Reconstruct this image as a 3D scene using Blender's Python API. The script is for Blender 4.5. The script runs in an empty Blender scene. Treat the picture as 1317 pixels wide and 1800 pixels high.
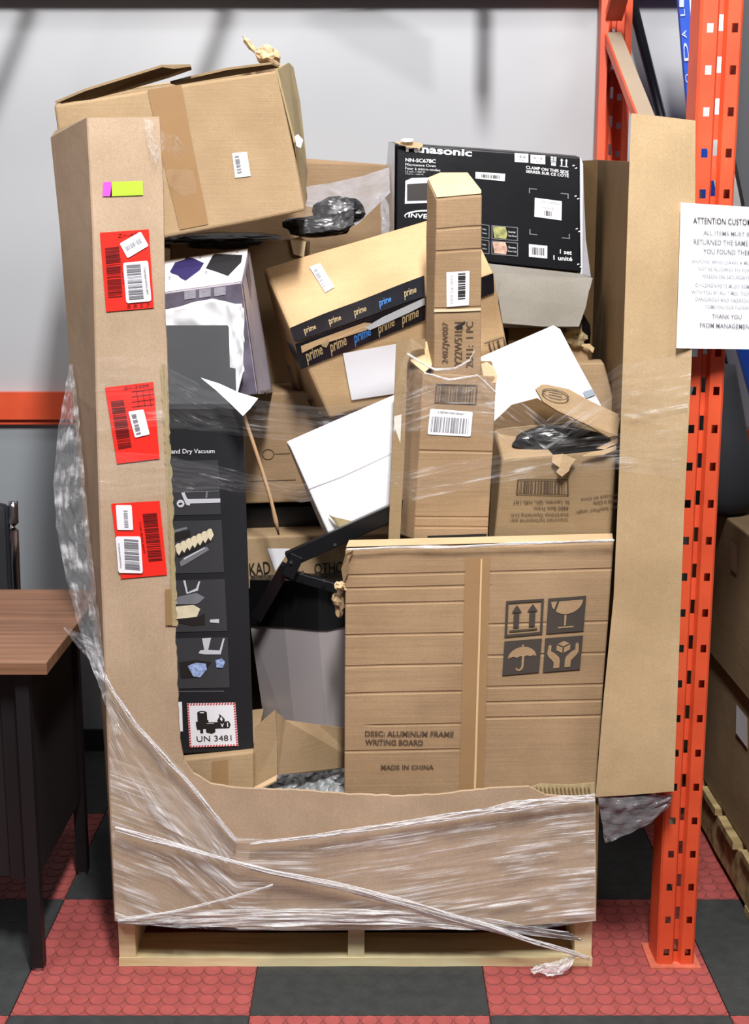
import bpy, bmesh, math, random
from mathutils import Vector, noise, Matrix
random.seed(7)
S = bpy.context.scene
COL = S.collection

# ------------------------------------------------------------------ camera
H = 1.55; PITCH = math.radians(11.4); FPX = 2330.0; CX, CY = 658.5, 900.0
cd = bpy.data.cameras.new('camera'); cam = bpy.data.objects.new('camera', cd); COL.objects.link(cam)
cam.location = (0, 0, H); cam.rotation_euler = (math.pi/2 - PITCH, 0, 0)
cd.sensor_fit = 'VERTICAL'; cd.sensor_height = 36; cd.lens = FPX*36/1800
cd.clip_start = .05; cd.clip_end = 50
cd.dof.use_dof = True; cd.dof.focus_distance = 2.75; cd.dof.aperture_fstop = 7.0
S.camera = cam

# ------------------------------------------------------------------ light
w = bpy.data.worlds.new('world'); S.world = w; w.use_nodes = True
w.node_tree.nodes['Background'].inputs[0].default_value = (.80, .84, .90, 1)
w.node_tree.nodes['Background'].inputs[1].default_value = .11
def area(name, loc, target, sx, sy, power, col=(1, .98, .965)):
    l = bpy.data.lights.new(name, 'AREA'); l.shape = 'RECTANGLE'; l.size = sx; l.size_y = sy
    l.energy = power; l.color = col
    o = bpy.data.objects.new(name, l); COL.objects.link(o); o.location = loc
    o.rotation_euler = (Vector(target)-Vector(loc)).to_track_quat('-Z', 'Y').to_euler()
    return o
area('ceiling_tube_and_fill', (.2, .45, 4.1), (0, 3.0, 1.0), .24, 1.0, 218)
area('ceiling_tube_and_fill', (-1.9, .8, 3.8), (-.3, 2.9, .9), 1.2, .8, 42)  # broad soft fill added from the left, not a tube
area('ceiling_tube_and_fill', (2.1, .6, 3.8), (.1, 2.9, .9), 1.2, .8, 36)  # added side fill from the right, no fixture there
area('ceiling_tube_and_fill', (-.2, 2.4, 4.2), (-.1, 3.1, 0), 2.4, .30, 34)
S.view_settings.view_transform = 'Standard'; S.view_settings.look = 'None'
S.view_settings.exposure = 0.07; S.view_settings.gamma = 1
S.view_settings.use_curve_mapping = False

# ------------------------------------------------------------------ projection helpers (measurements of the photograph)
cp, sp = math.cos(PITCH), math.sin(PITCH)
def ray(px, py):
    dx = (px-CX)/FPX; dy = (CY-py)/FPX
    return Vector((dx, cp + sp*dy, -sp + cp*dy))
CAM = Vector((0, 0, H))
def P(px, py, Y):
    r = ray(px, py); return CAM + r*(Y/r.y)
def PZ(px, py, z):
    r = ray(px, py); return CAM + r*((z-H)/r.z)
class Face:
    """a real plane through three measured points; decals are laid on it"""
    def __init__(s, a, b, c, disp=None):
        s.o = a.copy(); s.n = (b-a).cross(c-a).normalized()
        if s.n.dot(CAM-a) < 0: s.n = -s.n
        s.disp = disp
    def hit(s, px, py, off=0.0):
        r = ray(px, py); t = (s.o-CAM).dot(s.n)/r.dot(s.n); p = CAM + r*t
        q = p + s.n*off
        if s.disp: q = q + s.disp(p)
        return q

# ------------------------------------------------------------------ materials
def lin(c): return tuple(((v/255)/12.92 if v/255 <= .04045 else ((v/255+.055)/1.055)**2.4) for v in c) + (1,)
MATS = {}
def nt(name):
    m = bpy.data.materials.new(name); m.use_nodes = True
    n = m.node_tree; b = n.nodes['Principled BSDF']; return m, n, b
def mixc(n, fac, a, b, blend='MIX'):
    x = n.nodes.new('ShaderNodeMix'); x.data_type = 'RGBA'; x.blend_type = blend
    if hasattr(fac, 'links'): n.links.new(fac, x.inputs[0])
    else: x.inputs[0].default_value = fac
    for i, v in ((6, a), (7, b)):
        if hasattr(v, 'links'): n.links.new(v, x.inputs[i])
        else: x.inputs[i].default_value = v
    return x.outputs[2]
def noisen(n, scale, detail=3, vec=None, rough=.55, mapscale=None, coord='Object'):
    t = n.nodes.new('ShaderNodeTexNoise'); t.inputs['Scale'].default_value = scale
    t.inputs['Detail'].default_value = detail; t.inputs['Roughness'].default_value = rough
    tc = n.nodes.new('ShaderNodeTexCoord'); src = tc.outputs[coord]
    if mapscale:
        mp = n.nodes.new('ShaderNodeMapping'); mp.inputs['Scale'].default_value = mapscale
        n.links.new(src, mp.inputs[0]); src = mp.outputs[0]
    n.links.new(src, t.inputs['Vector']); return t.outputs['Fac']
def ramp(n, src, p0, c0, p1, c1):
    r = n.nodes.new('ShaderNodeValToRGB'); r.color_ramp.elements[0].position = p0; r.color_ramp.elements[1].position = p1
    r.color_ramp.elements[0].color = c0; r.color_ramp.elements[1].color = c1
    n.links.new(src, r.inputs[0]); return r.outputs[0]
def bump(n, b, src, strength, dist=.002):
    x = n.nodes.new('ShaderNodeBump'); x.inputs['Strength'].default_value = strength; x.inputs['Distance'].default_value = dist
    n.links.new(src, x.inputs['Height']); n.links.new(x.outputs[0], b.inputs['Normal'])
def plain(name, col, rough=.6, metal=0, spec=.5, var=.0, vscale=8, coat=0, bmp=0, bscale=40):
    if name in MATS: return MATS[name]
    m, n, b = nt(name); c = lin(col)
    b.inputs['Base Color'].default_value = c; b.inputs['Roughness'].default_value = rough
    b.inputs['Metallic'].default_value = metal; b.inputs['Specular IOR Level'].default_value = spec
    b.inputs['Coat Weight'].default_value = coat; b.inputs['Coat Roughness'].default_value = .12
    if var:
        f = noisen(n, vscale, 4)
        d = tuple(v*(1-var) for v in c[:3])+(1,); l = tuple(min(1, v*(1+var)) for v in c[:3])+(1,)
        n.links.new(ramp(n, f, .3, d, .7, l), b.inputs['Base Color'])
    if bmp: bump(n, b, noisen(n, bscale, 4), bmp)
    MATS[name] = m; return m
def cardboard(name, col, flute='z', fl=.10, rough=.78):
    """brown kraft board: soft blotches, fine fibre speckle, faint flute ribs"""
    if name in MATS: return MATS[name]
    m, n, b = nt(name); c = tuple(q*.88 for q in lin(col)[:3])+(1,)
    d = (c[0]*.86, c[1]*.84, c[2]*.80, 1); l = (min(1, c[0]*1.10), min(1, c[1]*1.10), min(1, c[2]*1.10), 1)
    base = ramp(n, noisen(n, 5, 4), .32, d, .68, l)
    sc = {'z': (6, 6, 260), 'x': (260, 260, 6)}[flute]
    rib = noisen(n, 1.0, 2, mapscale=sc)
    ribc = ramp(n, rib, .3, (1-fl, 1-fl, 1-fl, 1), .7, (1, 1, 1, 1))
    spk = ramp(n, noisen(n, 420, 2), .35, (.86, .85, .83, 1), .65, (1.0, 1.0, 1.0, 1))
    x = mixc(n, 1.0, base, ribc, 'MULTIPLY'); x = mixc(n, 1.0, x, spk, 'MULTIPLY')
    n.links.new(x, b.inputs['Base Color'])
    b.inputs['Roughness'].default_value = rough; b.inputs['Specular IOR Level'].default_value = .25
    add = n.nodes.new('ShaderNodeMath'); add.operation = 'ADD'
    ml = n.nodes.new('ShaderNodeMath'); ml.operation = 'MULTIPLY'; ml.inputs[1].default_value = .45; n.links.new(rib, ml.inputs[0])
    n.links.new(ml.outputs[0], add.inputs[0]); n.links.new(noisen(n, 26, 5), add.inputs[1])
    bump(n, b, add.outputs[0], .5, .0014)
    MATS[name] = m; return m
def filmmat(name, lo, hi, p0, p1, su, sv, col=(.92, .92, .94), rough=.16, gl=.75, tint=(1, 1, 1, 1)):
    """stretch film: mostly clear, whiter where the film is gathered into folds running along u"""
    if name in MATS: return MATS[name]
    m, n, b = nt(name); out = n.nodes['Material Output']
    b.inputs['Base Color'].default_value = (*col, 1); b.inputs['Roughness'].default_value = rough
    b.inputs['Specular IOR Level'].default_value = gl
    tr = n.nodes.new('ShaderNodeBsdfTransparent'); tr.inputs[0].default_value = tint
    mx = n.nodes.new('ShaderNodeMixShader')
    s1 = noisen(n, 1.0, 5, mapscale=(su, sv, 1), coord='UV', rough=.62)
    s2 = noisen(n, 1.0, 3, mapscale=(su*2.1, sv*.22, 1), coord='UV')
    mul = n.nodes.new('ShaderNodeMath'); mul.operation = 'MULTIPLY'
    n.links.new(s1, mul.inputs[0]); n.links.new(s2, mul.inputs[1])
    mr = n.nodes.new('ShaderNodeMapRange'); mr.inputs['From Min'].default_value = p0; mr.inputs['From Max'].default_value = p1
    mr.inputs['To Min'].default_value = lo; mr.inputs['To Max'].default_value = hi
    n.links.new(mul.outputs[0], mr.inputs['Value'])
    n.links.new(mr.outputs[0], mx.inputs[0]); n.links.new(tr.outputs[0], mx.inputs[1]); n.links.new(b.outputs[0], mx.inputs[2])
    n.links.new(mx.outputs[0], out.inputs[0])
    bump(n, b, s1, 1.0, .006)
    MATS[name] = m; return m
def wood(name, a, bcol, sc=(2, 40, 40), rough=.7, p0=.3, p1=.7):
    if name in MATS: return MATS[name]
    m, n, b = nt(name)
    f = noisen(n, 1.0, 5, mapscale=sc); n.links.new(ramp(n, f, p0, lin(a), p1, lin(bcol)), b.inputs['Base Color'])
    b.inputs['Roughness'].default_value = rough; bump(n, b, f, .3, .001)
    MATS[name] = m; return m

KRAFT = cardboard('kraft_light', (196, 171, 145), 'x', .04)
KRAFT_SHADE = cardboard('kraft_bin_side_shade', (178, 153, 130), 'x', .04)  # bin kraft darkened: the side's shade is put into the colour
KRAFT_FLAP = cardboard('kraft_yellow', (198, 171, 133), 'x', .03)
KRAFT2 = cardboard('kraft_brown', (173, 144, 112), 'z', .13)
KRAFT3 = cardboard('kraft_tan', (182, 155, 121), 'z', .05)
KRAFT4 = cardboard('kraft_orange', (218, 183, 140), 'z', .05)
KRAFT5 = cardboard('kraft_dull', (164, 140, 108), 'z', .06)
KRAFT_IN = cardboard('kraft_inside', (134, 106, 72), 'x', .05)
KRAFT_PALE = cardboard('kraft_pale_edge', (226, 196, 156), 'z', .03)
KRAFT_TORN = cardboard('kraft_torn_core', (190, 172, 132), 'x', .25)
GREYBOARD = cardboard('greyboard', (150, 146, 138), 'z', .02)
TAPE = plain('brown_tape', (150, 119, 84), .32, spec=.5, var=.05, bmp=.15, bscale=60)
WHITE = plain('white_board', (247, 247, 249), .5, var=.015, vscale=6)
LABEL = plain('label_paper', (232, 231, 236), .5)
PAPER = plain('notice_paper', (244, 244, 248), .55, var=.01)
RED = plain('red_sticker', (232, 42, 30), .45, var=.04)
INK = plain('black_ink', (34, 30, 28), .5)
INKB = plain('brown_ink', (78, 62, 48), .6)
INKG = plain('grey_ink', (128, 128, 134), .6)
INKL = plain('pale_grey_ink', (172, 172, 180), .6)
INKR = plain('dark_red_ink', (112, 14, 12), .5)
WINK = plain('white_ink', (222, 222, 226), .5)
BLACKB = plain('black_printed_board', (11, 12, 17), .38, spec=.22, var=.2, vscale=10, bmp=.12, bscale=14)
DARKB = plain('dark_grey_board', (34, 34, 37), .5, spec=.3, var=.06, bmp=.06, bscale=12)
PANELG = plain('panel_print_grey', (58, 58, 61), .4)
GREYP = plain('matt_grey_panel', (84, 86, 89), .45, var=.05)
CREAM = plain('cream_print', (220, 208, 178), .5, var=.08, vscale=60)
SILV = plain('silver_print', (196, 196, 204), .4)
MIDG = plain('mid_grey_print', (118, 118, 124), .4, var=.1, vscale=50)
BLACKP = plain('black_plastic', (14, 14, 16), .3, spec=.6)
BLACKM = plain('black_metal', (20, 20, 23), .32, spec=.6, metal=.2)
ORANGE = plain('orange_rack_paint', (212, 70, 38), .5, bmp=.05)
def _wear():
    n = ORANGE.node_tree; b = n.nodes['Principled BSDF']
    base = ramp(n, noisen(n, 7, 4), .35, lin((204, 74, 40)), .65, lin((222, 86, 48)))
    scr = noisen(n, 1, 6, mapscale=(60, 60, 9), rough=.7)
    f = ramp(n, scr, .62, (0, 0, 0, 1), .72, (.55, .55, .55, 1))
    n.links.new(mixc(n, f, base, lin((186, 120, 96))), b.inputs['Base Color'])
_wear()
PINE = wood('pallet_pine', (206, 182, 132), (240, 230, 186), (3, 40, 30))
PINE2 = wood('pallet_pine_dull', (172, 140, 96), (214, 188, 140), (3, 40, 30))
PINED = wood('pallet_weathered', (112, 92, 58), (190, 168, 120), (2, 30, 30))

# ------------------------------------------------------------------ object helpers
def finish(o, label=None, cat=None, group=None, kind=None):
    if label: o['label'] = label
    if cat: o['category'] = cat
    if group: o['group'] = group
    if kind: o['kind'] = kind
    return o
def org(parent):
    while parent.parent: parent = parent.parent
    return parent.location
def mk(name, verts, faces, mat, parent=None, label=None, cat=None, group=None, kind=None, smooth=False, uvs=None, solid=0, off=-1):
    """one mesh object from world-space vertices; a top-level one gets its origin at its base"""
    verts = [Vector(v) for v in verts]
    if parent is None:
        o0 = Vector((sum(v.x for v in verts)/len(verts), sum(v.y for v in verts)/len(verts), min(v.z for v in verts)))
    else: o0 = org(parent)
    me = bpy.data.meshes.new(name); me.from_pydata([v-o0 for v in verts], [], faces)
    if uvs:
        l = me.uv_layers.new(name='UVMap')
        for lp in me.loops: l.data[lp.index].uv = uvs[lp.vertex_index]
    me.materials.append(mat)
    if smooth: me.polygons.foreach_set('use_smooth', [True]*len(me.polygons))
    me.update(); o = bpy.data.objects.new(name, me); COL.objects.link(o)
    if parent is None: o.location = o0
    else: o.parent = parent
    if solid:
        md = o.modifiers.new('thickness', 'SOLIDIFY'); md.thickness = solid; md.offset = off
    return finish(o, label, cat, group, kind)
def empty(name, loc, label, cat, group=None):
    o = bpy.data.objects.new(name, None); COL.objects.link(o); o.location = loc; o.empty_display_size = .05
    return finish(o, label, cat, group)
def boxg(x0, x1, y0, y1, z0, z1):
    v = [(x0, y0, z0), (x1, y0, z0), (x1, y1, z0), (x0, y1, z0), (x0, y0, z1), (x1, y0, z1), (x1, y1, z1), (x0, y1, z1)]
    f = [(0, 3, 2, 1), (4, 5, 6, 7), (0, 1, 5, 4), (1, 2, 6, 5), (2, 3, 7, 6), (3, 0, 4, 7)]
    return v, f
def join(parts):
    V, F = [], []
    for v, f in parts:
        k = len(V); V += list(v); F += [tuple(i+k for i in q) for q in f]
    return V, F
def disp_fn(amp, freq, seed):
    s = Vector((seed*3.1, seed*1.7, seed*.9))
    return (lambda p: noise.noise_vector(p*freq+s)*amp) if amp else (lambda p: Vector((0, 0, 0)))
def hexa(F, B, r=.005, seg=8, disp=None, skip=(), creases=()):
    """rounded, slightly crumpled carton body. F, B = front / back corners TL,TR,BR,BL. creases = v positions grooved on the front"""
    Lu = (F[1]-F[0]).length; Lv = (F[3]-F[0]).length; Lw = (B[0]-F[0]).length
    def axis(L, n, extra=()):
        q = min(.45, r/L); a = [0, q*.3, q] + [q+(1-2*q)*i/n for i in range(1, n)] + [1-q, 1-q*.3, 1]
        for e in extra: a += [e-.0035/L, e-.0012/L, e+.0012/L, e+.0035/L]
        return sorted(set(round(x, 5) for x in a if 0 <= x <= 1)), q
    au, qu = axis(Lu, seg); av, qv = axis(Lv, seg, [c if isinstance(c, float) else c[0] for c in creases]); aw, qw = axis(Lw, max(3, seg//2))
    idx = {}; V = []; Fc = []
    nrm = (F[1]-F[0]).cross(F[3]-F[0]).normalized()
    if nrm.dot(B[0]-F[0]) < 0: nrm = -nrm
    def pt(u, v, w):
        k = (u, v, w)
        if k in idx: return idx[k]
        c = [min(max(u, qu), 1-qu), min(max(v, qv), 1-qv), min(max(w, qw), 1-qw)]
        d = Vector(((u-c[0])/qu, (v-c[1])/qv, (w-c[2])/qw)); l = d.length
        if l > 1e-6: d = d/l
        uu, vv, ww = c[0]+d.x*qu, c[1]+d.y*qv, c[2]+d.z*qw
        a = (F[0]*(1-uu)+F[1]*uu)*(1-vv) + (F[3]*(1-uu)+F[2]*uu)*vv
        b = (B[0]*(1-uu)+B[1]*uu)*(1-vv) + (B[3]*(1-uu)+B[2]*uu)*vv
        p = a*(1-ww)+b*ww
        q = p + (disp(p) if disp else Vector((0, 0, 0)))
        if w < .01:
            for cr in creases:
                if isinstance(cr, float): cv, sl, u0, u1 = cr, 0, 0, 1
                else: cv, sl, u0, u1 = cr
                if u0 <= u <= u1 and abs(v-cv) < .0022/Lv: q = q + nrm*.0017
        idx[k] = len(V); V.append(q); return idx[k]
    def grid(A, Bx, fn):
        for i in range(len(A)-1):
            for j in range(len(Bx)-1):
                Fc.append((fn(A[i], Bx[j]), fn(A[i+1], Bx[j]), fn(A[i+1], Bx[j+1]), fn(A[i], Bx[j+1])))
    if 'front' not in skip: grid(au, av, lambda u, v: pt(u, v, 0.0))
    if 'back' not in skip: grid(au, av, lambda u, v: pt(1-u if False else u, v, 1.0))
    if 'top' not in skip: grid(au, aw, lambda u, w_: pt(u, 0.0, w_))
    if 'bottom' not in skip: grid(au, aw, lambda u, w_: pt(u, 1.0, w_))
    if 'left' not in skip: grid(av, aw, lambda v, w_: pt(0.0, v, w_))
    if 'right' not in skip: grid(av, aw, lambda v, w_: pt(1.0, v, w_))
    return V, Fc
def fixn(o):
    bm = bmesh.new(); bm.from_mesh(o.data); bmesh.ops.recalc_face_normals(bm, faces=bm.faces); bm.to_mesh(o.data); bm.free()
class Carton:
    def __init__(s, name, label, cat, F, back, mat, r=.005, seg=8, amp=.0015, freq=6, seed=1, skip=(), creases=(), parent=None, solid=0, group=None):
        """F: four (px,py,Y) front corners TL,TR,BR,BL; back: offset Vector, or four (px,py,Y)"""
        s.F = [P(*f) if isinstance(f, tuple) else f for f in F]
        s.B = [f+back for f in s.F] if isinstance(back, Vector) else [P(*f) if isinstance(f, tuple) else f for f in back]
        def flat(a, b, c, p, px):
            if not isinstance(px, tuple): return p
            n_ = (b-a).cross(c-a).normalized(); r_ = ray(px[0], px[1])
            if abs(n_.dot(r_.normalized())) < .12: return p
            h = CAM+r_*((a-CAM).dot(n_)/r_.dot(n_))
            return h if abs(h.y-p.y) < .12 else p
        s.F[2] = flat(s.F[0], s.F[1], s.F[3], s.F[2], F[2])
        if not isinstance(back, Vector):
            s.B[1] = flat(s.F[0], s.F[1], s.B[0], s.B[1], back[1]); s.B[3] = flat(s.F[0], s.B[0], s.F[3], s.B[3], back[3]); s.B[2] = flat(s.F[1], s.B[1], s.F[2], s.B[2], back[2])
        s.d = disp_fn(amp, freq, seed)
        v, f = hexa(s.F, s.B, r, seg, s.d, skip, creases)
        s.o = mk(name, v, f, mat, parent, label, cat, group, smooth=False)
        fixn(s.o)
        if solid:
            md = s.o.modifiers.new('thickness', 'SOLIDIFY'); md.thickness = solid; md.offset = -1
        F_, B_ = s.F, s.B
        s.front = Face(F_[0], F_[1], F_[3], s.d); s.left = Face(F_[0], B_[0], F_[3], s.d)
        s.right = Face(F_[1], B_[1], F_[2], s.d); s.top = Face(F_[0], F_[1], B_[0], s.d)
def bil(q, u, v):
    (a, b, c, d) = q
    return ((a[0]*(1-u)+b[0]*u)*(1-v)+(d[0]*(1-u)+c[0]*u)*v, (a[1]*(1-u)+b[1]*u)*(1-v)+(d[1]*(1-u)+c[1]*u)*v)
def decal(face, quad, mat, parent, name='label', off=.0012, n=4, label=None, rc=0):
    """paper / print laid on a face: quad TL,TR,BR,BL; rc = corner rounding fraction"""
    if rc:
        pts = []
        for (cx_, cy_, a0) in ((1-rc, rc, -90), (1-rc, 1-rc, 0), (rc, 1-rc, 90), (rc, rc, 180)):
            for k in range(4):
                a = math.radians(a0+30*k); pts.append((cx_+rc*math.cos(a), cy_+rc*math.sin(a)))
        V = [face.hit(*bil(quad, u, v), off) for u, v in pts]
        return mk(name, V, [tuple(range(len(V)))], mat, parent, label)
    V = [face.hit(*bil(quad, i/n, j/n), off) for j in range(n+1) for i in range(n+1)]
    F = [(j*(n+1)+i, j*(n+1)+i+1, (j+1)*(n+1)+i+1, (j+1)*(n+1)+i) for j in range(n) for i in range(n)]
    return mk(name, V, F, mat, parent, label)
def poly(face, pts, mat, parent, name='print', off=.0014, label=None):
    return mk(name, [face.hit(x, y, off) for x, y in pts], [tuple(range(len(pts)))], mat, parent, label)
def shapes(face, quad, polys, mat, parent, name='symbol', off=.0016):
    """polygons drawn in the unit square of quad, one mesh"""
    V, F = [], []
    for p in polys:
        k = len(V); V += [face.hit(*bil(quad, u, v), off) for u, v in p]; F.append(tuple(range(k, len(V))))
    return mk(name, V, F, mat, parent)
def bars(face, quad, n, mat, parent, name='barcode', off=.0018, seed=3, along='u', fill=.55, frame=0):
    """barcode: bars side by side along u (or along v)"""
    rnd = random.Random(seed); pos = 0; segs = []
    while pos < n:
        w_ = rnd.choice([.5, .5, 1, 1, 1.5, 2.2]); g = rnd.choice([.5, .6, 1, 1.5])*(1-fill)/.45
        segs.append((pos, pos+w_)); pos += w_+g
    T = pos; P_ = []
    for a, b in segs:
        a, b = a/T, b/T
        P_.append([(a, 0), (b, 0), (b, 1), (a, 1)] if along == 'u' else [(0, a), (1, a), (1, b), (0, b)])
    if frame:
        f = frame; e = .06
        P_ = [[(e+(1-2*e)*x, e*2+(1-4*e)*y) for x, y in p] for p in P_]
        P_ += [[(0, 0), (1, 0), (1, f*2), (0, f*2)], [(0, 1-f*2), (1, 1-f*2), (1, 1), (0, 1)], [(0, 0), (f, 0), (f, 1), (0, 1)], [(1-f, 0), (1, 0), (1, 1), (1-f, 1)]]
    return shapes(face, quad, P_, mat, parent, name, off)
TXT = {}
def textmesh(s, bold=0.0):
    k = (s, bold)
    if k in TXT: return TXT[k]
    c = bpy.data.curves.new('t', 'FONT'); c.body = s; c.size = 1; c.offset = bold; c.resolution_u = 3
    o = bpy.data.objects.new('t', c); COL.objects.link(o); dg = bpy.context.evaluated_depsgraph_get()
    me = bpy.data.meshes.new_from_object(o.evaluated_get(dg))
    V = [v.co.copy() for v in me.vertices]; F = [tuple(p.vertices) for p in me.polygons]
    bpy.data.objects.remove(o); bpy.data.curves.remove(c); bpy.data.meshes.remove(me)
    x0 = min(v.x for v in V); x1 = max(v.x for v in V); y0 = min(v.y for v in V); y1 = max(v.y for v in V)
    TXT[k] = ([((v.x-x0)/(x1-x0), 1-(v.y-y0)/(y1-y0)) for v in V], F); return TXT[k]
def text(face, s, quad, mat, parent, name='lettering', off=.0018, bold=.0):
    uv, F = textmesh(s, bold)
    return mk(name, [face.hit(*bil(quad, u, v), off) for u, v in uv], F, mat, parent)
def R(x0, y0, x1, y1, sk=0): return [(x0, y0), (x1, y0+sk), (x1, y1+sk), (x0, y1)]
def flip(q): return [q[2], q[3], q[0], q[1]]
def strip(name, top, bot, mat, nu=40, nv=14, parent=None, label=None, cat=None, amp=.004, su=3, sv=22, seed=1, smooth=True, kind=None, jag=0, group=None):
    """sheet between two measured 3-D polylines, gathered into folds that run along it"""
    def samp(pl, t):
        pl = [P(*p) if isinstance(p, tuple) else p for p in pl]
        k = t*(len(pl)-1); i = min(int(k), len(pl)-2); f = k-i
        return pl[i].lerp(pl[i+1], f)
    V, F, UV = [], [], []
    L = sum((P(*top[i+1])-P(*top[i])).length for i in range(len(top)-1)) or 1
    for i in range(nu+1):
        a, b = samp(top, i/nu), samp(bot, i/nu)
        if jag:
            a = a + Vector((0, 0, noise.noise(Vector((i*.7, seed, 0)))*jag)); b = b + Vector((0, 0, noise.noise(Vector((i*.7, seed, 9)))*jag))
        for j in range(nv+1):
            t = j/nv; p = a.lerp(b, t)
            d = noise.noise(Vector((i/nu*su+seed, t*sv*.5, seed)))*amp + noise.noise(Vector((i/nu*su*2+seed, t*sv, seed+4)))*amp*.5
            V.append(p+Vector((d*.15, -abs(d), d*.3))); UV.append((i/nu*L, t*(a-b).length))
    for i in range(nu):
        for j in range(nv):
            k = i*(nv+1)+j; F.append((k, k+1, k+nv+2, k+nv+1))
    return mk(name, V, F, mat, parent, label, cat, group, kind, smooth=smooth, uvs=UV)
def tube(pts, rads, n=8, cap=True):
    pts = [P(*p) if isinstance(p, tuple) else p for p in pts]
    if not isinstance(rads, (list, tuple)): rads = [rads]*len(pts)
    V, F = [], []
    for i, p in enumerate(pts):
        t = (pts[min(i+1, len(pts)-1)]-pts[max(i-1, 0)]).normalized()
        a = t.cross(Vector((0, 0, 1)));  a = a.normalized() if a.length > .1 else Vector((1, 0, 0))
        b = t.cross(a)
        for k in range(n):
            an = 2*math.pi*k/n; V.append(p+(a*math.cos(an)+b*math.sin(an))*rads[i])
    for i in range(len(pts)-1):
        for k in range(n):
            F.append((i*n+k, i*n+(k+1) % n, (i+1)*n+(k+1) % n, (i+1)*n+k))
    if cap: F += [tuple(range(n))[::-1], tuple(range((len(pts)-1)*n, len(pts)*n))]
    return V, F
def resample(pl, n, wob=0, seed=0):
    pl = [P(*p) if isinstance(p, tuple) else p for p in pl]; out = []
    for i in range(n+1):
        k = i/n*(len(pl)-1); j = min(int(k), len(pl)-2); f = k-j; p = pl[j].lerp(pl[j+1], f)
        out.append(p+noise.noise_vector(Vector((i*.55, seed, 0)))*wob)
    return out
def slab(name, pts, thick, mat, parent=None, label=None, cat=None, kind=None, dirn=None, group=None):
    """flat board from an outline of 3-D points, given real thickness away from the camera"""
    pts = [P(*p) if isinstance(p, tuple) else p for p in pts]
    n = Vector((0, 0, 0))
    for i in range(len(pts)): n += pts[i].cross(pts[(i+1) % len(pts)])
    n.normalize()
    if n.dot(CAM-pts[0]) > 0: n = -n
    if dirn: n = dirn
    V = pts+[p+n*thick for p in pts]; m = len(pts)
    F = [tuple(range(m)), tuple(range(2*m-1, m-1, -1))]+[(i, i+m, (i+1) % m+m, (i+1) % m) for i in range(m)]
    o = mk(name, V, F, mat, parent, label, cat, group, kind); fixn(o); return o
# ================================================================== setting
WY = 3.92
# floor: rubber tiles in a checker, each with its raised coins
RUBB = plain('black_rubber', (56, 58, 58), .55, spec=.35, var=.16, vscale=30)
RUBR = plain('red_rubber', (154, 76, 73), .5, spec=.4, var=.07, vscale=14)
RUBR2 = plain('red_rubber_coin', (163, 80, 77), .5, spec=.4, var=.12, vscale=22)
v, f = boxg(-2.4, 2.4, 1.2, WY+.1, -.05, -.006)
floor = mk('floor', v, f, plain('grout_dirt', (70, 40, 38), .8), None, 'floor of red and black rubber tiles in a checker pattern', kind='structure')
TS = .4926; TX0, TY0 = -.749, 2.461
GROOVE = plain('coin_groove', (112, 52, 49), .7)
def tile_mesh(me_name, mat):
    e = .0012; v, f = boxg(e, TS-e, e, TS-e, -.006, 0); me = bpy.data.meshes.new(me_name); me.from_pydata(v, [], f); me.materials.append(mat); return me
def coin_mesh(me_name, mat, h):
    V, F = [], []; n = 13; p = TS/n
    for i in range(n):
        for j in range(n):
            cx_, cy_ = (i+.5)*p, (j+.5)*p; k = len(V); m = 16
            for (r_, z_) in ((p*.487, 0.0003), (p*.445, h), (p*.40, h*.8)):
                V += [(cx_+r_*math.cos(2*math.pi*a/m), cy_+r_*math.sin(2*math.pi*a/m), z_) for a in range(m)]
            for q in range(2):
                F += [(k+q*m+a, k+q*m+(a+1) % m, k+(q+1)*m+(a+1) % m, k+(q+1)*m+a) for a in range(m)]
            F.append(tuple(k+2*m+a for a in range(m)))
    me = bpy.data.meshes.new(me_name); me.from_pydata(V, [], F); me.materials.append(mat); me.materials.append(GROOVE if mat is RUBR2 else mat)
    for i_, p_ in enumerate(me.polygons):
        if i_ % 33 < 16: p_.material_index = 1
    return me
TM = {0: tile_mesh('tile_red', RUBR), 1: tile_mesh('tile_black', RUBB)}
CM = {0: coin_mesh('coins_red', RUBR2, .0012), 1: coin_mesh('coins_black', RUBB, .0007)}
for i in range(-3, 6):
    for j in range(-2, 4):
        if TY0+j*TS > WY: continue
        red = (i+j) % 2
        t = bpy.data.objects.new('floor_tile', TM[red]); COL.objects.link(t); t.parent = floor
        t.location = Vector((TX0+i*TS, TY0+j*TS, 0))-floor.location
        c = bpy.data.objects.new('raised_coins', CM[red]); COL.objects.link(c); c.parent = t; c['kind'] = 'stuff'
# wall
m, n, b = nt('wall_paint_pale')
b.inputs['Roughness'].default_value = .6
n.links.new(ramp(n, noisen(n, 1.3, 3), .3, lin((170, 172, 176)), .7, lin((180, 181, 184))), b.inputs['Base Color'])
bump(n, b, noisen(n, 90, 3), .12, .001)
WALLP = m
WALLG = plain('wall_paint_grey', (142, 147, 152), .6, var=.03, vscale=2)
v, f = boxg(-2.6, 2.8, WY, WY+.1, 1.02, 3.0); mk('wall_back', v, f, WALLP, None, 'pale grey painted back wall', kind='structure')
v, f = boxg(-2.6, 2.8, WY, WY+.1, -.05, 1.02); mk('wall_back_lower', v, f, WALLG, None, 'mid grey lower part of the back wall', kind='structure')
zt = P(50, 690, WY-.03).z; zb = P(50, 747, WY-.03).z
v1, f1 = boxg(-2.6, .45, WY-.03, WY, zb+.016, zt); v2, f2 = boxg(-2.6, .45, WY-.018, WY, zb, zb+.014)
v, f = join([(v1, f1), (v2, f2)]); mk('trim_1', v, f, ORANGE, None, 'orange-red rail along the back wall beside the bin', kind='structure')
zt = P(1300, 757, WY-.03).z; zb = P(1300, 812, WY-.03).z
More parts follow.
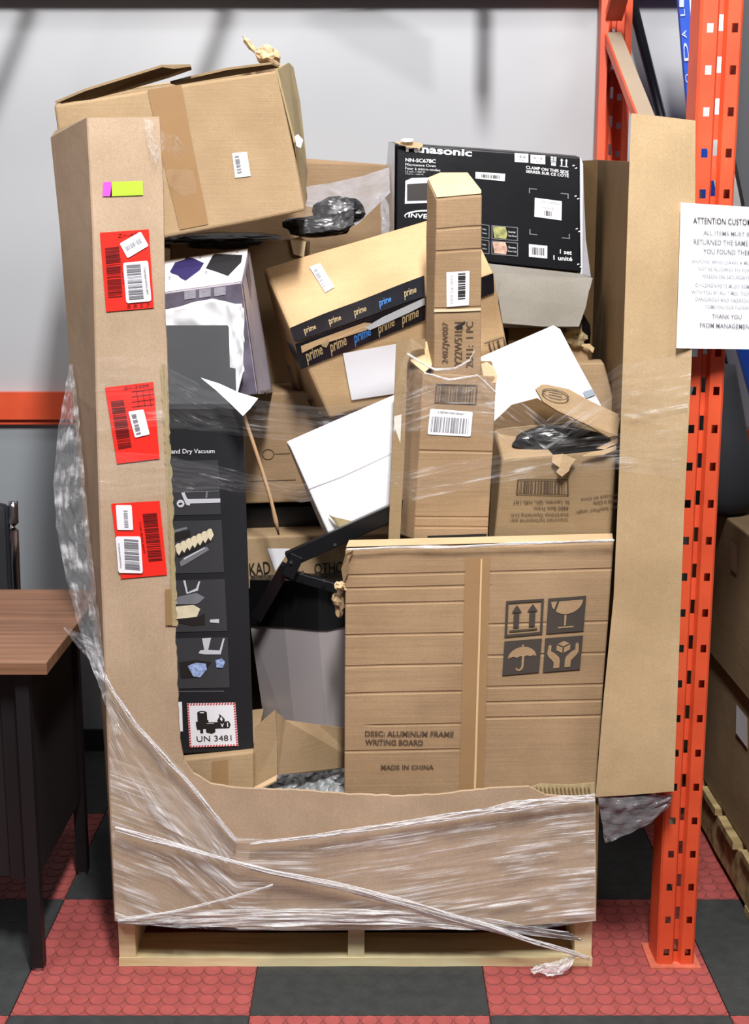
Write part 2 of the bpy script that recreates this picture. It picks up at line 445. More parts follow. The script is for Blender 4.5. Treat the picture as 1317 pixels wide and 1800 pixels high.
v1, f1 = boxg(.45, 2.8, WY-.03, WY, zb+.014, zt); v2, f2 = boxg(.45, 2.8, WY-.018, WY, zb, zb+.012)
v, f = join([(v1, f1), (v2, f2)]); mk('trim_2', v, f, ORANGE, None, 'red rail on the back wall at the right edge', kind='structure')
zt = P(500, 5, WY-.05).z+.02
v, f = boxg(-2.6, 2.8, WY-.06, WY, zt, zt+.12); mk('trim_3', v, f, plain('dark_beam', (74, 64, 60), .7), None, 'dark beam along the top of the back wall', kind='structure')
v, f = boxg(-2.6, 2.8, WY-.012, WY, -.006, .07); mk('baseboard_back', v, f, plain('black_skirting', (30, 30, 32), .5), None, 'black skirting at the foot of the back wall', kind='structure')

# unseen bars added above the picture: they throw the slanting shadows on the wall
V3 = lambda x, z: Vector((x, 3.5, z))
v, f = join([tube([V3(-2.3, 2.52), V3(2.3, 2.52)], .045, 8), tube([V3(-.43, 2.19), V3(-.30, 2.52)], .02, 8), tube([V3(-.935, 2.19), V3(-.78, 2.52)], .02, 8),
    tube([V3(.295, 2.185), V3(.295, 2.52)], .02, 8), tube([V3(.167, 2.30), V3(-.20, 2.50)], .012, 8)])
mk('shadow_bars', v, f, MATS['dark_beam'], None, 'unseen dark bars added above the frame to shadow the wall', kind='structure')

# ================================================================== pallet rack (orange upright frame)
rack = empty('rack_frame', (.66, 2.7, 0), 'orange pallet rack upright frame with punched slots beside the cardboard bin', 'rack')
def upright(Y, top, face=-1):
    """C-shaped punched post: web at depth Y, flanges running behind (face=-1) or in front (face=1)"""
    X0, X1 = .619, .699; hz = [.034+.0768*k for k in range(int(top/.0768)+1)]
    d = .070*(1 if face < 0 else -1); sg = 1 if face < 0 else -1
    xs = [X0, X0+.004, .6318, .6442, .6505, .6560, .6658, .6712, .6785, .6909, X1-.004, X1]
    dy = [.004, 0, 0, 0, 0, .011, .011, 0, 0, 0, 0, .004]
    V, F = [], []; idx = {}
    zs = [0]
    for z in hz:
        zs += [z-.0085, z+.0085, z-.005+.001, z+.026]
    zs = sorted(set(round(q, 4) for q in zs+[top] if 0 <= q <= top))
    def vt(i, j):
        if (i, j) not in idx:
            idx[(i, j)] = len(V); V.append((xs[i], Y+sg*dy[i], zs[j]))
        return idx[(i, j)]
    def hole(i, zc):
        for z in hz:
            if i in (2, 8) and z-.0085 < zc < z+.0085: return True
            if i == 5 and z-.004 < zc < z+.026: return True
        return False
    for j in range(len(zs)-1):
        zc = (zs[j]+zs[j+1])/2
        for i in range(len(xs)-1):
            if not hole(i, zc): F.append((vt(i, j), vt(i+1, j), vt(i+1, j+1), vt(i, j+1)))
    k = len(V)
    for z in (0, top):
        V += [(X0, Y+sg*.004, z), (X0-.003, Y+d, z), (X0+.016, Y+d+sg*.004, z), (X1, Y+sg*.004, z), (X1, Y+d, z), (X1-.018, Y+d+sg*.004, z)]
    F += [(k, k+1, k+7, k+6), (k+1, k+2, k+8, k+7), (k+3, k+4, k+10, k+9), (k+4, k+5, k+11, k+10)]
    o = mk('post', V, F, ORANGE, rack, solid=.002, off=0); return o
upright(2.65, 2.5); upright(3.86, 2.5, 1)
for Y in (2.68, 3.82):
    v, f = boxg(.602, .712, Y-.045, Y+.06, 0, .006); mk('base_plate', v, f, plain('worn_orange_plate', (198, 104, 80), .6, var=.2, vscale=40), rack)
DUST = plain('dusty_brace_top', (158, 140, 120), .75, var=.05)
def brace(Y0, z0, Y1, z1, mat=DUST):
    a, c = Vector((0, Y0, z0)), Vector((0, Y1, z1)); t = (c-a).normalized(); nn = Vector((0, -t.z, t.y))
    if nn.z < 0: nn = -nn
    xl, xr = .628, .672
    V = []
    for p in (a, c):
        for (x, h) in ((xl, 0), (xl, -.022), (xr, -.022), (xr, 0)): V.append(Vector((x, p.y, p.z))+nn*h)
    F = [(0, 3, 7, 4)]
    o = mk('brace', V, [(0, 1, 2, 3), (4, 7, 6, 5), (0, 4, 5, 1), (1, 5, 6, 2), (2, 6, 7, 3), (0, 3, 7, 4)], mat, rack); fixn(o)
    V = [Vector((x, p.y, p.z))+nn*h for p in (a, c) for (x, h) in ((xl-.0015, .001), (xl-.0015, -.024), (xl+.004, .001))]
    mk('brace_flange', V, [(0, 3, 4, 1), (0, 2, 5, 3)], ORANGE, o)
brace(3.80, 2.118, 2.72, 1.545)
brace(3.80, 2.165, 2.72, 2.70, ORANGE)
brace(3.80, .62, 2.72, .30)

# long things leaning behind the rack
a, c = P(1112, 5, 3.83), P(1160, 195, 3.83); dr = (c-a).normalized(); c2 = a + dr*((a.z-.01)/-dr.z); a2 = a-dr*.12
v, f = tube([a2, c2], .0135, 14); mk('metal_pole', v, f, plain('black_gloss_metal', (38, 40, 48), .25, metal=.7, spec=.6), None, 'long black metal pole leaning diagonally behind the orange rack brace', 'pole', smooth=True)
BLUE = plain('blue_board_print', (30, 82, 200), .4)
WB = plain('white_board_print', (240, 240, 242), .4)
Yb = 3.50
lb = [(1190, -60), (1193, 0), (1203, 121), (1211, 205), (1233, 330), (1262, 470), (1297, 615), (1330, 730), (1372, 873)]
pts = [(x, y, Yb) for x, y in lb]+[(1460, 873, Yb), (1460, -60, Yb)]
bb = slab('banner_board', pts, .02, BLUE, None, 'tall white board with a blue lettered edge leaning behind the orange rack post', 'board')
bf = Face(P(1200, 0, Yb), P(1300, 0, Yb), P(1200, 300, Yb))
wdt = [20, 19, 17, 20, 24, 28, 30, 34, 36]
V = []
for (x, y), q in zip(lb, wdt): V += [bf.hit(x+q, y, .002), bf.hit(1459, y, .002)]
mk('white_face', V, [(2*i, 2*i+1, 2*i+3, 2*i+2) for i in range(len(lb)-1)], WB, bb)
for s_, q in (('I', [(1194, 13), (1194, -4), (1202, -4), (1202, 13)]), ('L', [(1196, 29), (1195, 17), (1203, 16), (1204, 28)]), ('A', [(1199, 68), (1198, 54), (1206, 53), (1207, 67)]), ('D', [(1203, 108), (1200, 76), (1208, 75), (1211, 107)]),
              ('O', [(1205, 146), (1204, 131), (1211, 130), (1212, 145)]), ('L', [(1208, 170), (1207, 160), (1213, 159), (1214, 169)]), ('A', [(1211, 192), (1210, 182), (1215, 181), (1216, 191)])):
    text(bf, s_, q, plain('pale_blue_ink', (196, 210, 240), .5), bb, off=.004)
slab('dark_panel', [(1276, -60, 3.02), (1284, 120, 3.02), (1294, 283, 3.02), (1309, 357, 3.02), (1345, 620, 3.02), (1402, 940, 3.02), (1500, 940, 3.02), (1500, -60, 3.02)], .03,
     plain('charcoal_panel', (62, 64, 68), .6), None, 'dark grey panel standing behind the rack post at the top right', 'panel')

# ================================================================== loaded pallet beyond the rack (right edge)
rp = empty('pallet', (1.0, 3.4, 0), 'wooden pallet under the brown cartons at the right edge behind the rack', 'pallet')
def plank(par, x0, x1, y0, y1, z0, z1, mat, name='board', sd=0, nx=10, ny=2):
    V, F = [], []; d = disp_fn(.0035, 9, sd+11)
    ix = {}
    LX = [x0+(x1-x0)*i/nx for i in range(nx+1)]; LY = [y0+(y1-y0)*i/ny for i in range(ny+1)]
    for zi, z in enumerate((z0, z1)):
        for i, x in enumerate(LX):
            for j, y in enumerate(LY):
                ix[(i, j, zi)] = len(V); p = Vector((x, y, z)); V.append(p+d(p)*Vector((.3, 1, .6)).length*.5)
    for i in range(nx):
        for j in range(ny):
            F += [(ix[i, j, 0], ix[i, j+1, 0], ix[i+1, j+1, 0], ix[i+1, j, 0]), (ix[i, j, 1], ix[i+1, j, 1], ix[i+1, j+1, 1], ix[i, j+1, 1])]
        F += [(ix[i, 0, 0], ix[i+1, 0, 0], ix[i+1, 0, 1], ix[i, 0, 1]), (ix[i, ny, 0], ix[i, ny, 1], ix[i+1, ny, 1], ix[i+1, ny, 0])]
    for j in range(ny):
        F += [(ix[0, j, 0], ix[0, j, 1], ix[0, j+1, 1], ix[0, j+1, 0]), (ix[nx, j, 0], ix[nx, j+1, 0], ix[nx, j+1, 1], ix[nx, j, 1])]
    return mk(name, V, F, mat, par)
for k, y in enumerate((2.79, 2.98, 3.17, 3.36, 3.60)): plank(rp, .872-.006*(k % 2), 1.9, y, y+.15, .118, .136, PINED, 'deck_board', k)
for y in (2.79, 3.5): plank(rp, .875, 1.9, y, y+.10, .002, .020, PINED, 'bottom_board', 9)
for x in (.878, 1.3, 1.82): plank(rp, x, x+.04, 2.80, 3.77, .020, .118, PINED, 'stringer', 5, 2, 8)
BX = dict(seg=6, amp=.002)
c1 = Carton('cardboard_box', 'large brown carton on the right edge pallet, lower of the stack under the black cone', 'box',
            [Vector((.886, 2.91, .50)), Vector((1.5, 2.91, .50)), Vector((1.5, 2.91, .138)), Vector((.886, 2.91, .138))], Vector((0, .72, 0)), KRAFT5, seed=31, **BX)
c2 = Carton('cardboard_box', 'brown carton stacked on top at the right edge, black cone standing on it', 'box',
            [Vector((.876, 2.90, .885)), Vector((1.5, 2.90, .885)), Vector((1.5, 2.90, .504)), Vector((.876, 2.90, .504))], Vector((0, .73, 0)), KRAFT5, seed=32, **BX)
poly(c1.left, [(1297, 1238), (1316, 1262), (1316, 1316), (1296, 1288)], LABEL, c1.o, 'shipping_label', off=.003)
poly(c2.left, [(1288, 950), (1299, 959), (1298, 1010), (1287, 1000)], TAPE, c2.o, 'tape', off=.003)
# black cone
cb = P(1288, 893, 3.20); cx_, cy_, cz_ = .80, 3.22, .886
prof = [(.0, .0), (.085, .0), (.105, .012), (.112, .04), (.108, .08), (.09, .16), (.068, .26), (.05, .34), (.044, .37), (0, .372)]
cx_ = .858
V, F = [], []; m = 28
for (r_, h) in prof: V += [(cx_+max(r_, .0005)*math.cos(2*math.pi*k/m), 3.32+max(r_, .0005)*math.sin(2*math.pi*k/m), cz_+h) for k in range(m)]
for i in range(len(prof)-1): F += [(i*m+k, i*m+(k+1) % m, (i+1)*m+(k+1) % m, (i+1)*m+k) for k in range(m)]
o = mk('black_cone', V, F, plain('dark_felt', (36, 38, 44), .8), None, 'dark cone-shaped object with a rounded foot standing on the cartons right of the rack', 'cone', smooth=True)

# ================================================================== desk and chair (left edge)
desk = empty('desk', (-1.1, 2.9, 0), 'desk with brown woodgrain top and black metal base at the left edge', 'desk')
TOPM = wood('walnut_laminate', (110, 78, 58), (146, 106, 80), (3, 60, 60), .45)
v, f = hexa([Vector((-1.75, 2.60, .711)), Vector((-.672, 2.60, .711)), Vector((-.672, 2.60, .684)), Vector((-1.75, 2.60, .684))], [Vector((-1.75, 3.19, .711)), Vector((-.672, 3.19, .711)), Vector((-.672, 3.19, .684)), Vector((-1.75, 3.19, .684))], .002, 3)
o = mk('desktop', v, f, TOPM, desk); fixn(o)
LEGM = plain('black_powder_coat', (26, 24, 26), .45, spec=.4)
for x in (-.733, -1.72):
    for y in (2.64, 3.09):
        v, f = boxg(x-.014, x+.014, y-.014, y+.014, .010, .684); mk('leg', v, f, LEGM, desk)
        v, f = tube([Vector((x, y, 0)), Vector((x, y, .010))], .013, 14); mk('foot', v, f, plain('nickel', (170, 168, 170), .3, metal=1), desk)
for nm, (x0, x1, y0, y1, z0, z1) in {'modesty_panel': (-1.70, -.79, 2.67, 2.682, .205, .684), 'side_panel': (-.742, -.728, 2.66, 3.08, .205, .684)}.items():
    v, f = boxg(x0, x1, y0, y1, z0, z1); mk(nm, v, f, plain('black_panel', (24, 21, 21), .6), desk)
v, f = boxg(-.787, -.755, 2.655, 2.675, .205, .684); mk('corner_trim', v, f, LEGM, desk)
ch = empty('office_chair', (-1.05, 3.5, 0), 'black padded chair with a chrome frame behind the desk at the left edge', 'chair')
def chairface(y): return y
xr = P(18, 950, 3.48).x
v, f = hexa([Vector((xr-.46, 3.46, 1.02)), Vector((xr, 3.46, 1.02)), Vector((xr, 3.44, .62)), Vector((xr-.46, 3.44, .62))], [Vector((xr-.46, 3.51, 1.01)), Vector((xr, 3.51, 1.01)), Vector((xr, 3.49, .62)), Vector((xr-.46, 3.49, .62))], .02, 6)
zc = P(18, 884, 3.46).z-1.02
v = [p+Vector((0, 0, zc)) for p in v]
mk('backrest', v, f, plain('black_fabric', (30, 30, 36), .8), ch, smooth=True)
v, f = tube(resample([Vector((xr+.012, 3.485, 1.02+zc)), Vector((xr+.014, 3.47, .8)), Vector((xr+.008, 3.47, .45)), Vector((xr+.02, 3.62, .0))], 12), .013, 10)
mk('frame_tube', v, f, plain('chrome', (190, 186, 190), .18, metal=1), ch, smooth=True)
v, f = tube(resample([Vector((xr-.472, 3.485, 1.02+zc)), Vector((xr-.474, 3.47, .8)), Vector((xr-.468, 3.47, .45)), Vector((xr-.48, 3.62, .0))], 12), .013, 10)
mk('frame_tube', v, f, MATS['chrome'], ch, smooth=True)
v, f = hexa([Vector((xr-.46, 3.22, .47)), Vector((xr, 3.22, .47)), Vector((xr, 3.22, .41)), Vector((xr-.46, 3.22, .41))], [Vector((xr-.46, 3.46, .46)), Vector((xr, 3.46, .46)), Vector((xr, 3.46, .41)), Vector((xr-.46, 3.46, .41))], .02, 6)
mk('seat', v, f, MATS['black_fabric'], ch, smooth=True)
for dx in (.008, -.468):
    v, f = tube(resample([Vector((xr+dx, 3.46, .44)), Vector((xr+dx, 3.24, .44)), Vector((xr+dx, 3.24, .0))], 8), .012, 10); mk('leg', v, f, MATS['chrome'], ch, smooth=True)

# ================================================================== main pallet
pal = empty('pallet', (-.04, 3.1, 0), 'pale wooden pallet carrying the big cardboard bin', 'pallet')
X0, X1 = -.560, .477
for k in range(7):
    y = 2.652+k*.158; plank(pal, X0, X1, y, y+.095 if k else y+.13, .108, .124, PINE2 if k else PINE2, 'deck_board', k, 14)
for k, (y0, y1) in enumerate(((2.650, 2.76), (3.12, 3.21), (3.56, 3.67))): plank(pal, X0, X1, y0, y1, .0, .020, PINE, 'bottom_board', k+20, 14)
for x0, x1 in ((X0+.001, X0+.037), (-.058, -.022), (X1-.040, X1-.002)): plank(pal, x0, x1, 2.652, 3.67, .020, .108, PINE, 'stringer', int(x0*50), 2, 12)
# knots / loose nail
o = tube([Vector((.40, 2.62, .0)), Vector((.403, 2.60, .004))], .004, 8); 

# ================================================================== cardboard bulk bin
FY = 2.62
bin_ = empty('cardboard_bin', (-.04, 3.1, .124), 'huge cardboard bulk bin with a cut-out front full of mixed cartons on the pallet', 'bin')
fp = [(155, 207), (218, 206), (280, 205), (287, 330), (288, 420), (290, 560), (293, 600), (296, 700), (299, 850), (303, 950), (306, 1050), (310, 1150), (314, 1250), (318, 1310), (323, 1337), (340, 1360), (370, 1378), (410, 1385), (450, 1387), (530, 1390), (605, 1396), (700, 1400), (780, 1396), (860, 1386), (930, 1383), (960, 1398), (1047, 1404), (1048, 1500), (1048, 1619), (800, 1634), (500, 1636), (205, 1619), (195, 1400), (188, 1200), (180, 1000), (172, 720), (165, 400)]
jit = []
for i in range(len(fp)):
    a, c = fp[i], fp[(i+1) % len(fp)]; jit.append(a)
    if 8 <= i <= 22:
        n_ = max(2, int(math.hypot(c[0]-a[0], c[1]-a[1])/9))
        for k in range(1, n_): jit.append((a[0]+(c[0]-a[0])*k/n_+random.uniform(-1.3, 1.3)*(1 if i < 13 else .4), a[1]+(c[1]-a[1])*k/n_+random.uniform(-.9, .9)))
slab('front_panel', [(x, y, FY) for x, y in jit], .008, KRAFT, bin_)
FF = Face(P(200, 300, FY), P(300, 300, FY), P(200, 1300, FY))
# torn paper edge showing the pale corrugated core
V = []; N_ = 60
edge = [(283, 640), (289, 760), (294, 850), (298, 950), (301, 1050), (303, 1100)]
for i in range(N_+1):
    k = i/N_*(len(edge)-1); j = min(int(k), len(edge)-2); q = k-j
    x = edge[j][0]*(1-q)+edge[j+1][0]*q; y = edge[j][1]*(1-q)+edge[j+1][1]*q
    V += [FF.hit(x-1+random.uniform(-1, 1.5), y, .002), FF.hit(x+9+random.uniform(-2, 2.2), y, .003)]
mk('torn_core_edge', V, [(2*i, 2*i+1, 2*i+3, 2*i+2) for i in range(N_)], KRAFT_TORN, bin_)
poly(FF, [(291, 1035), (301, 1035), (303, 1098), (292, 1098)], TAPE, bin_, 'tape', off=.004)
# left corner panel: a facet that opens towards the top
fold = [(155, 207), (165, 400), (172, 720), (180, 1000), (188, 1200), (195, 1400), (205, 1619)]
outer = [(100, 232), (108, 400), (130, 690), (158, 990), (178, 1190), (192, 1400), (203.5, 1619)]
oy = [2.76, 2.76, 2.755, 2.75, 2.745, 2.74, 2.735]
V = [P(x, y, FY) for x, y in fold]+[P(x, y, q) for (x, y), q in zip(outer, oy)]
V[7:8] = [P(92, 242, 2.76)]
V.append(P(100, 231, 2.752)); m = 7
F = [(i, i+1, i+m+1, i+m) for i in range(m-1)]+[(0, m, 14)]
o = mk('corner_panel', V, F, KRAFT_SHADE, bin_, solid=.007, off=0)
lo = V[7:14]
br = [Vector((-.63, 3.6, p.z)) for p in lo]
o = mk('side_panel', lo+br, [(i, i+1, i+8, i+7) for i in range(6)], KRAFT_SHADE, bin_, solid=.007, off=0)
# right: hinge edge, corner facet, side panel (top edge torn down lower), back panel
hinge = [(1107, 278), (1101, 500), (1095, 640), (1080, 1050), (1060, 1280), (1047, 1402), (1045, 1619)]
hv = [P(x+4, y, FY+.006) for x, y in hinge]; hv[-1] = P(1045, 1619, FY+.006)
cr = [Vector((p.x+.045*(1-max(0, (i-3))/3.0*.7), 2.76, p.z)) for i, p in enumerate(hv)]
bk = [Vector((.575, 3.50, p.z)) for p in hv]; bk[0].z = P(1090, 281, 3.5).z
bk2 = [Vector((.53, 3.62, p.z)) for p in hv]; bk2[0].z = P(1035, 283, 3.62).z
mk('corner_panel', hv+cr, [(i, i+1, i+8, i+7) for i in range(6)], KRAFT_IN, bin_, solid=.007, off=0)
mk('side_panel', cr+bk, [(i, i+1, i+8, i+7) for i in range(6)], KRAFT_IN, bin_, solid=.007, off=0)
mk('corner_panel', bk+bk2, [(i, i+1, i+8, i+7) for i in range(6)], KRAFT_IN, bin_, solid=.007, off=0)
zt = P(600, 286, 3.62).z
mk('back_panel', [Vector((-.63, 3.6, .13)), Vector((.53, 3.62, .13)), Vector((.53, 3.62, bk2[0].z)), Vector((.1, 3.625, zt-.01)), Vector((-.2, 3.62, zt+.012)), Vector((-.63, 3.6, zt+.01))], [(0, 1, 2, 3, 4, 5)], KRAFT2, bin_, solid=.007, off=0)
v, f = boxg(X0+.01, X1-.01, 2.64, 3.6, .126, .132); mk('bottom_panel', v, f, KRAFT2, bin_)
# the cut strip of the front folded open to the right
fl = [(1110, 199, 2.612), (1166, 205, 2.60), (1223, 212, 2.59), (1222, 400, 2.588), (1216, 640, 2.588), (1203, 900, 2.59), (1192, 1200, 2.59), (1185, 1391, 2.592), (1150, 1394, 2.598), (1100, 1398, 2.604), (1047, 1401, 2.612), (1062, 1220, 2.613), (1079, 1050, 2.613), (1088, 840, 2.613), (1095, 640, 2.613), (1103, 400, 2.612)]
A_, B_, C_ = P(*fl[0]), P(*fl[2]), P(*fl[10]); FL0 = Face(A_, B_, C_)
slab('side_flap', [FL0.hit(x, y) for x, y, _ in fl], .007, KRAFT_FLAP, bin_)
FL = FL0
# red stickers on the strip
def red_sticker(q, white, bq, seed, side):
    s = decal(FF, q, RED, bin_, 'red_sticker', .0022, 3)
    bars(FF, bq, 44, INKR, s, seed=seed, along='v', off=.0032, fill=.62)
    for k, (wq, bw, ink) in enumerate(white):
        decal(FF, wq, LABEL, s, 'white_label', .0042+.0006*k, rc=.07)
        bars(FF, bw[0], bw[1], ink, s, seed=seed+k+1, along=bw[2], off=.0056+.0006*k)
    return s
s1 = red_sticker([(176, 409), (262, 403), (271, 541), (187, 548)],
    [([(211, 428), (248, 407), (262, 432), (225, 454)], ([(221, 433), (247, 418), (251, 425), (225, 440)], 22, 'u'), INKL),
     ([(217, 462), (261, 458), (267, 529), (223, 533)], ([(223, 466), (248, 464), (254, 525), (228, 527)], 34, 'v'), INKG)],
    [(185, 436), (210, 433), (216, 522), (191, 524)], 5, 0)
text(FF, 'LPNRR4507382', [(253, 470), (259, 517), (262.5, 517), (256.5, 470)], INK, s1, off=.0062)
text(FF, 'Zn-409', [(207, 411), (250, 408), (250, 415), (207, 418)], INKR, s1, off=.003)
text(FF, '8 8 5 7', [(224, 536), (264, 533), (264, 539), (224, 542)], INKR, s1, off=.003)
text(FF, '9500-9438', [(213, 452), (219, 500), (217, 500), (211, 452)], INKR, s1, off=.003)
s2 = red_sticker([(185, 681), (270, 671), (281, 806), (206, 815)],
    [([(226, 723), (253, 719), (264, 763), (238, 769)], ([(232, 728), (240, 727), (249, 762), (241, 764)], 16, 'v'), INKG)],
    [(195, 705), (218, 703), (232, 786), (209, 790)], 9, 0)
text(FF, 'Zn-2409', [(218, 680), (262, 675), (262, 680), (218, 685)], INKR, s2, off=.003)
for k in range(4):
    poly(FF, [(232, 688+k*9), (271, 683+k*9), (271, 684+k*9), (232, 689+k*9)], INKR, s2, 'ruled_line', off=.003)
for k in range(3):
    poly(FF, [(240+k*11, 687), (241+k*11, 687), (245+k*11, 715), (244+k*11, 715)], INKR, s2, 'ruled_line', off=.003)
s3 = red_sticker([(196, 885), (281, 880), (294, 1010), (213, 1017)],
    [([(204, 887), (232, 887), (235, 931), (207, 931)], ([(218, 896), (225, 896), (227, 927), (220, 927)], 20, 'v'), INKL),
     ([(204, 942), (248, 942), (252, 1007), (209, 1006)], ([(219, 946), (244, 948), (247, 1003), (221, 1001)], 32, 'v'), INKG)],
    [(251, 903), (276, 901), (286, 985), (262, 987)], 15, 0)
text(FF, 'LPNRR45073', [(215, 996), (211, 954), (208.5, 954), (212.5, 996)][::1], INK, s3, off=.0064)
text(FF, '9500-9438-0617', [(256, 972), (248, 916), (244.5, 916), (252.5, 972)], INKR, s3, off=.003)
decal(FF, [(182, 320), (197, 320), (197, 345), (181, 345)], plain('pink_tag', (232, 84, 210), .5), bin_, 'pink_tag', .0022, 1)
decal(FF, [(197, 320), (251, 318), (252, 343), (194, 345)], plain('green_tag', (176, 226, 58), .5), bin_, 'green_tag', .0022, 1)
decal(FF, [(250, 207), (281, 205), (283, 270), (268, 262)], plain('tape_glare', (205, 190, 170), .25, var=.1), bin_, 'tape', .0022, 1) if False else None
# ================================================================== things inside the bin
# --- big open carton on top, far left
bx1 = Carton('cardboard_box', 'big open brown carton tilted on top of the heap at the upper left', 'box',
    [(94, 183, 2.98), (488, 122, 2.98), (536, 371, 2.98), (134, 447, 2.98)], [(120, 170, 3.34), (508, 112, 3.34), (541, 352, 3.34), (150, 437, 3.34)], KRAFT3, r=.007, seg=10, amp=.003, freq=5, seed=2, skip=('top',), solid=.005)
decal(bx1.front, [(259, 158), (318, 149), (365, 394), (315, 404)], TAPE, bx1.o, 'tape', .002, 8)
lb_ = decal(bx1.front, [(408, 269), (434, 267), (440, 309), (413, 312)], LABEL, bx1.o, 'shipping_label', .002, 2)
bars(bx1.front, [(412, 274), (420, 273), (425, 304), (417, 306)], 20, INKG, lb_, along='v', off=.003)
slab('flap', [(98, 182, 2.99), (150, 160, 2.99), (285, 118, 3.0), (306, 121, 3.0), (336, 117, 3.0), (337, 123, 3.04), (297, 137, 3.26), (230, 157, 3.28), (160, 175, 3.2)], .005, KRAFT5, bx1.o)
slab('flap', [(300, 147, 3.05), (330, 139, 3.05), (400, 123, 3.06), (478, 113, 3.08), (490, 119, 3.2), (400, 134, 3.28), (310, 150, 3.28)], .005, KRAFT5, bx1.o)
slab('flap', [(488, 122, 2.98), (508, 110, 3.28), (516, 118, 3.32), (528, 180, 3.31), (534, 250, 3.30), (541, 300, 3.28), (536, 365, 3.08), (520, 250, 2.98)], .004, KRAFT_TORN, bx1.o)
# crumpled brown paper at its corner
def crumple(name, c, r, mat, label=None, cat=None, parent=None, seed=0, sx=1, sy=1, sz=1, n=3, amp=.45, kind=None, rot=0):
    bm = bmesh.new(); bmesh.ops.create_icosphere(bm, subdivisions=n, radius=1)
    V = []
    for v in bm.verts:
        q = v.co.copy(); d = 1+noise.noise(q*1.7+Vector((seed, 0, 0)))*amp+abs(noise.noise(q*4.1+Vector((0, seed, 0))))*amp*.6
        q = q*d; q = Vector((q.x*sx, q.y*sy, q.z*sz))*r
        q = Matrix.Rotation(rot, 3, 'Y') @ q
        V.append(c+q)
    bm.verts.ensure_lookup_table(); F = [tuple(v.index for v in f.verts) for f in bm.faces]; bm.free()
    return mk(name, V, F, mat, parent, label, cat, kind=kind)
crumple('torn_paper', P(470, 98, 3.26), .030, KRAFT_PALE, parent=bx1.o, seed=3, sx=1.05, sz=.62, amp=.5, rot=.45)
crumple('torn_paper', P(440, 80, 3.26), .016, KRAFT_PALE, parent=bx1.o, seed=5, sx=1.3, sz=.4, amp=.5, rot=.9)
poly(Face(P(520, 240, 2.99), P(530, 240, 2.99), P(520, 260, 2.99)), [(518, 240), (524, 236), (533, 246), (529, 260), (519, 256)], LABEL, bx1.o, 'white_scrap')

# --- microwave carton
mw = Carton('microwave_box', 'black printed microwave oven carton tilted back at the top of the bin', 'box',
    [(697.6, 252, 3.30), (1020, 276, 3.30), (1021, 479, 3.28), (696, 445, 3.28)], [(686, 249, 3.57), (1014, 273, 3.57), (1016, 470, 3.57), (672, 428, 3.57)], BLACKB, r=.004, seg=8, amp=.0012, seed=4)
f_ = mw.front
W_ = WINK
GW = plain('glossy_white', (214, 216, 224), .3, var=.06, vscale=12)
mk('white_side', [p+Vector((-.0045, 0, 0)) for p in (mw.F[0], mw.B[0], mw.B[3], mw.F[3])], [(0, 1, 2, 3)], GW, mw.o)
slab('white_side_edge', [(1021, 277, 3.30), (1025, 288, 3.30), (1027, 350, 3.30), (1030, 420, 3.30), (1039, 487, 3.31), (1024, 482, 3.28)], .01, MATS['glossy_white'], mw.o)
text(f_, 'Panasonic', [(714, 252.5), (830, 262.5), (829, 275), (714, 267)], W_, mw.o, bold=.03)
text(f_, 'NN-SC678C', [(713, 278), (766, 280), (766, 287), (713, 284.5)], W_, mw.o, bold=.02)
text(f_, 'Microwave Oven', [(713, 287), (766, 289.5), (766, 294), (713, 291.5)], W_, mw.o)
text(f_, 'Four à micro-ondes', [(713, 293.5), (774, 297), (774, 301.2), (713, 298)], W_, mw.o)
text(f_, '1.2 cu.ft. / 1200 W', [(713, 300), (748, 301.5), (748, 304), (713, 302.8)], W_, mw.o)
text(f_, '1.2 pi.cu. / 1200 W', [(713, 304.3), (745, 306), (745, 308.5), (713, 307)], W_, mw.o)
pic = poly(f_, [(713, 318), (724, 313), (750, 312), (775, 313), (775, 358), (750, 357), (712, 358)], SILV, mw.o, 'oven_picture')
poly(f_, [(716, 324), (775, 320), (775, 352), (716, 353)], INK, pic, 'oven_door', off=.0022)
text(f_, 'INVERTER', [(719, 374.5), (790, 379), (790, 388), (718, 382)], W_, mw.o, bold=.02)
arc = []
for k in range(13):
    a = math.radians(200-15*k*1.1); arc.append((750+39*math.cos(a), 379-10*math.sin(a)))
arc2 = [(750+(x-750)*.96, 379.8+(y-379)*.80) for x, y in arc]
shapes(f_, [(0, 0), (1, 0), (1, 1), (0, 1)], [[arc[i], arc[i+1], arc2[i+1], arc2[i]] for i in range(12)], W_, mw.o, 'oval_mark')
l_ = decal(f_, [(835.6, 302), (888, 305.6), (887, 318.5), (835.6, 313.6)], LABEL, mw.o, 'barcode_label', .002, 2)
bars(f_, [(845, 306), (879, 308.5), (879, 314.5), (845, 312)], 34, INK, l_, off=.003)
for q, t1, t2 in (([(905, 269), (929, 270.6), (929, 286), (905, 284.6)], '18.8', 'kg'), ([(932.7, 271.7), (958.5, 273), (958.5, 289), (932.7, 287)], '41.4', 'lbs')):
    l_ = decal(f_, q, LABEL, mw.o, 'weight_label', .002, 1)
    text(f_, t1, [(q[0][0]+5, q[0][1]+3.5), (q[1][0]-5, q[1][1]+3.5), (q[1][0]-5, q[1][1]+8), (q[0][0]+5, q[0][1]+8)], INKG, l_, off=.003)
    text(f_, t2, [(q[0][0]+8, q[0][1]+9.5), (q[1][0]-8, q[1][1]+9.5), (q[1][0]-8, q[1][1]+12.5), (q[0][0]+8, q[0][1]+12.5)], INKG, l_, off=.003)
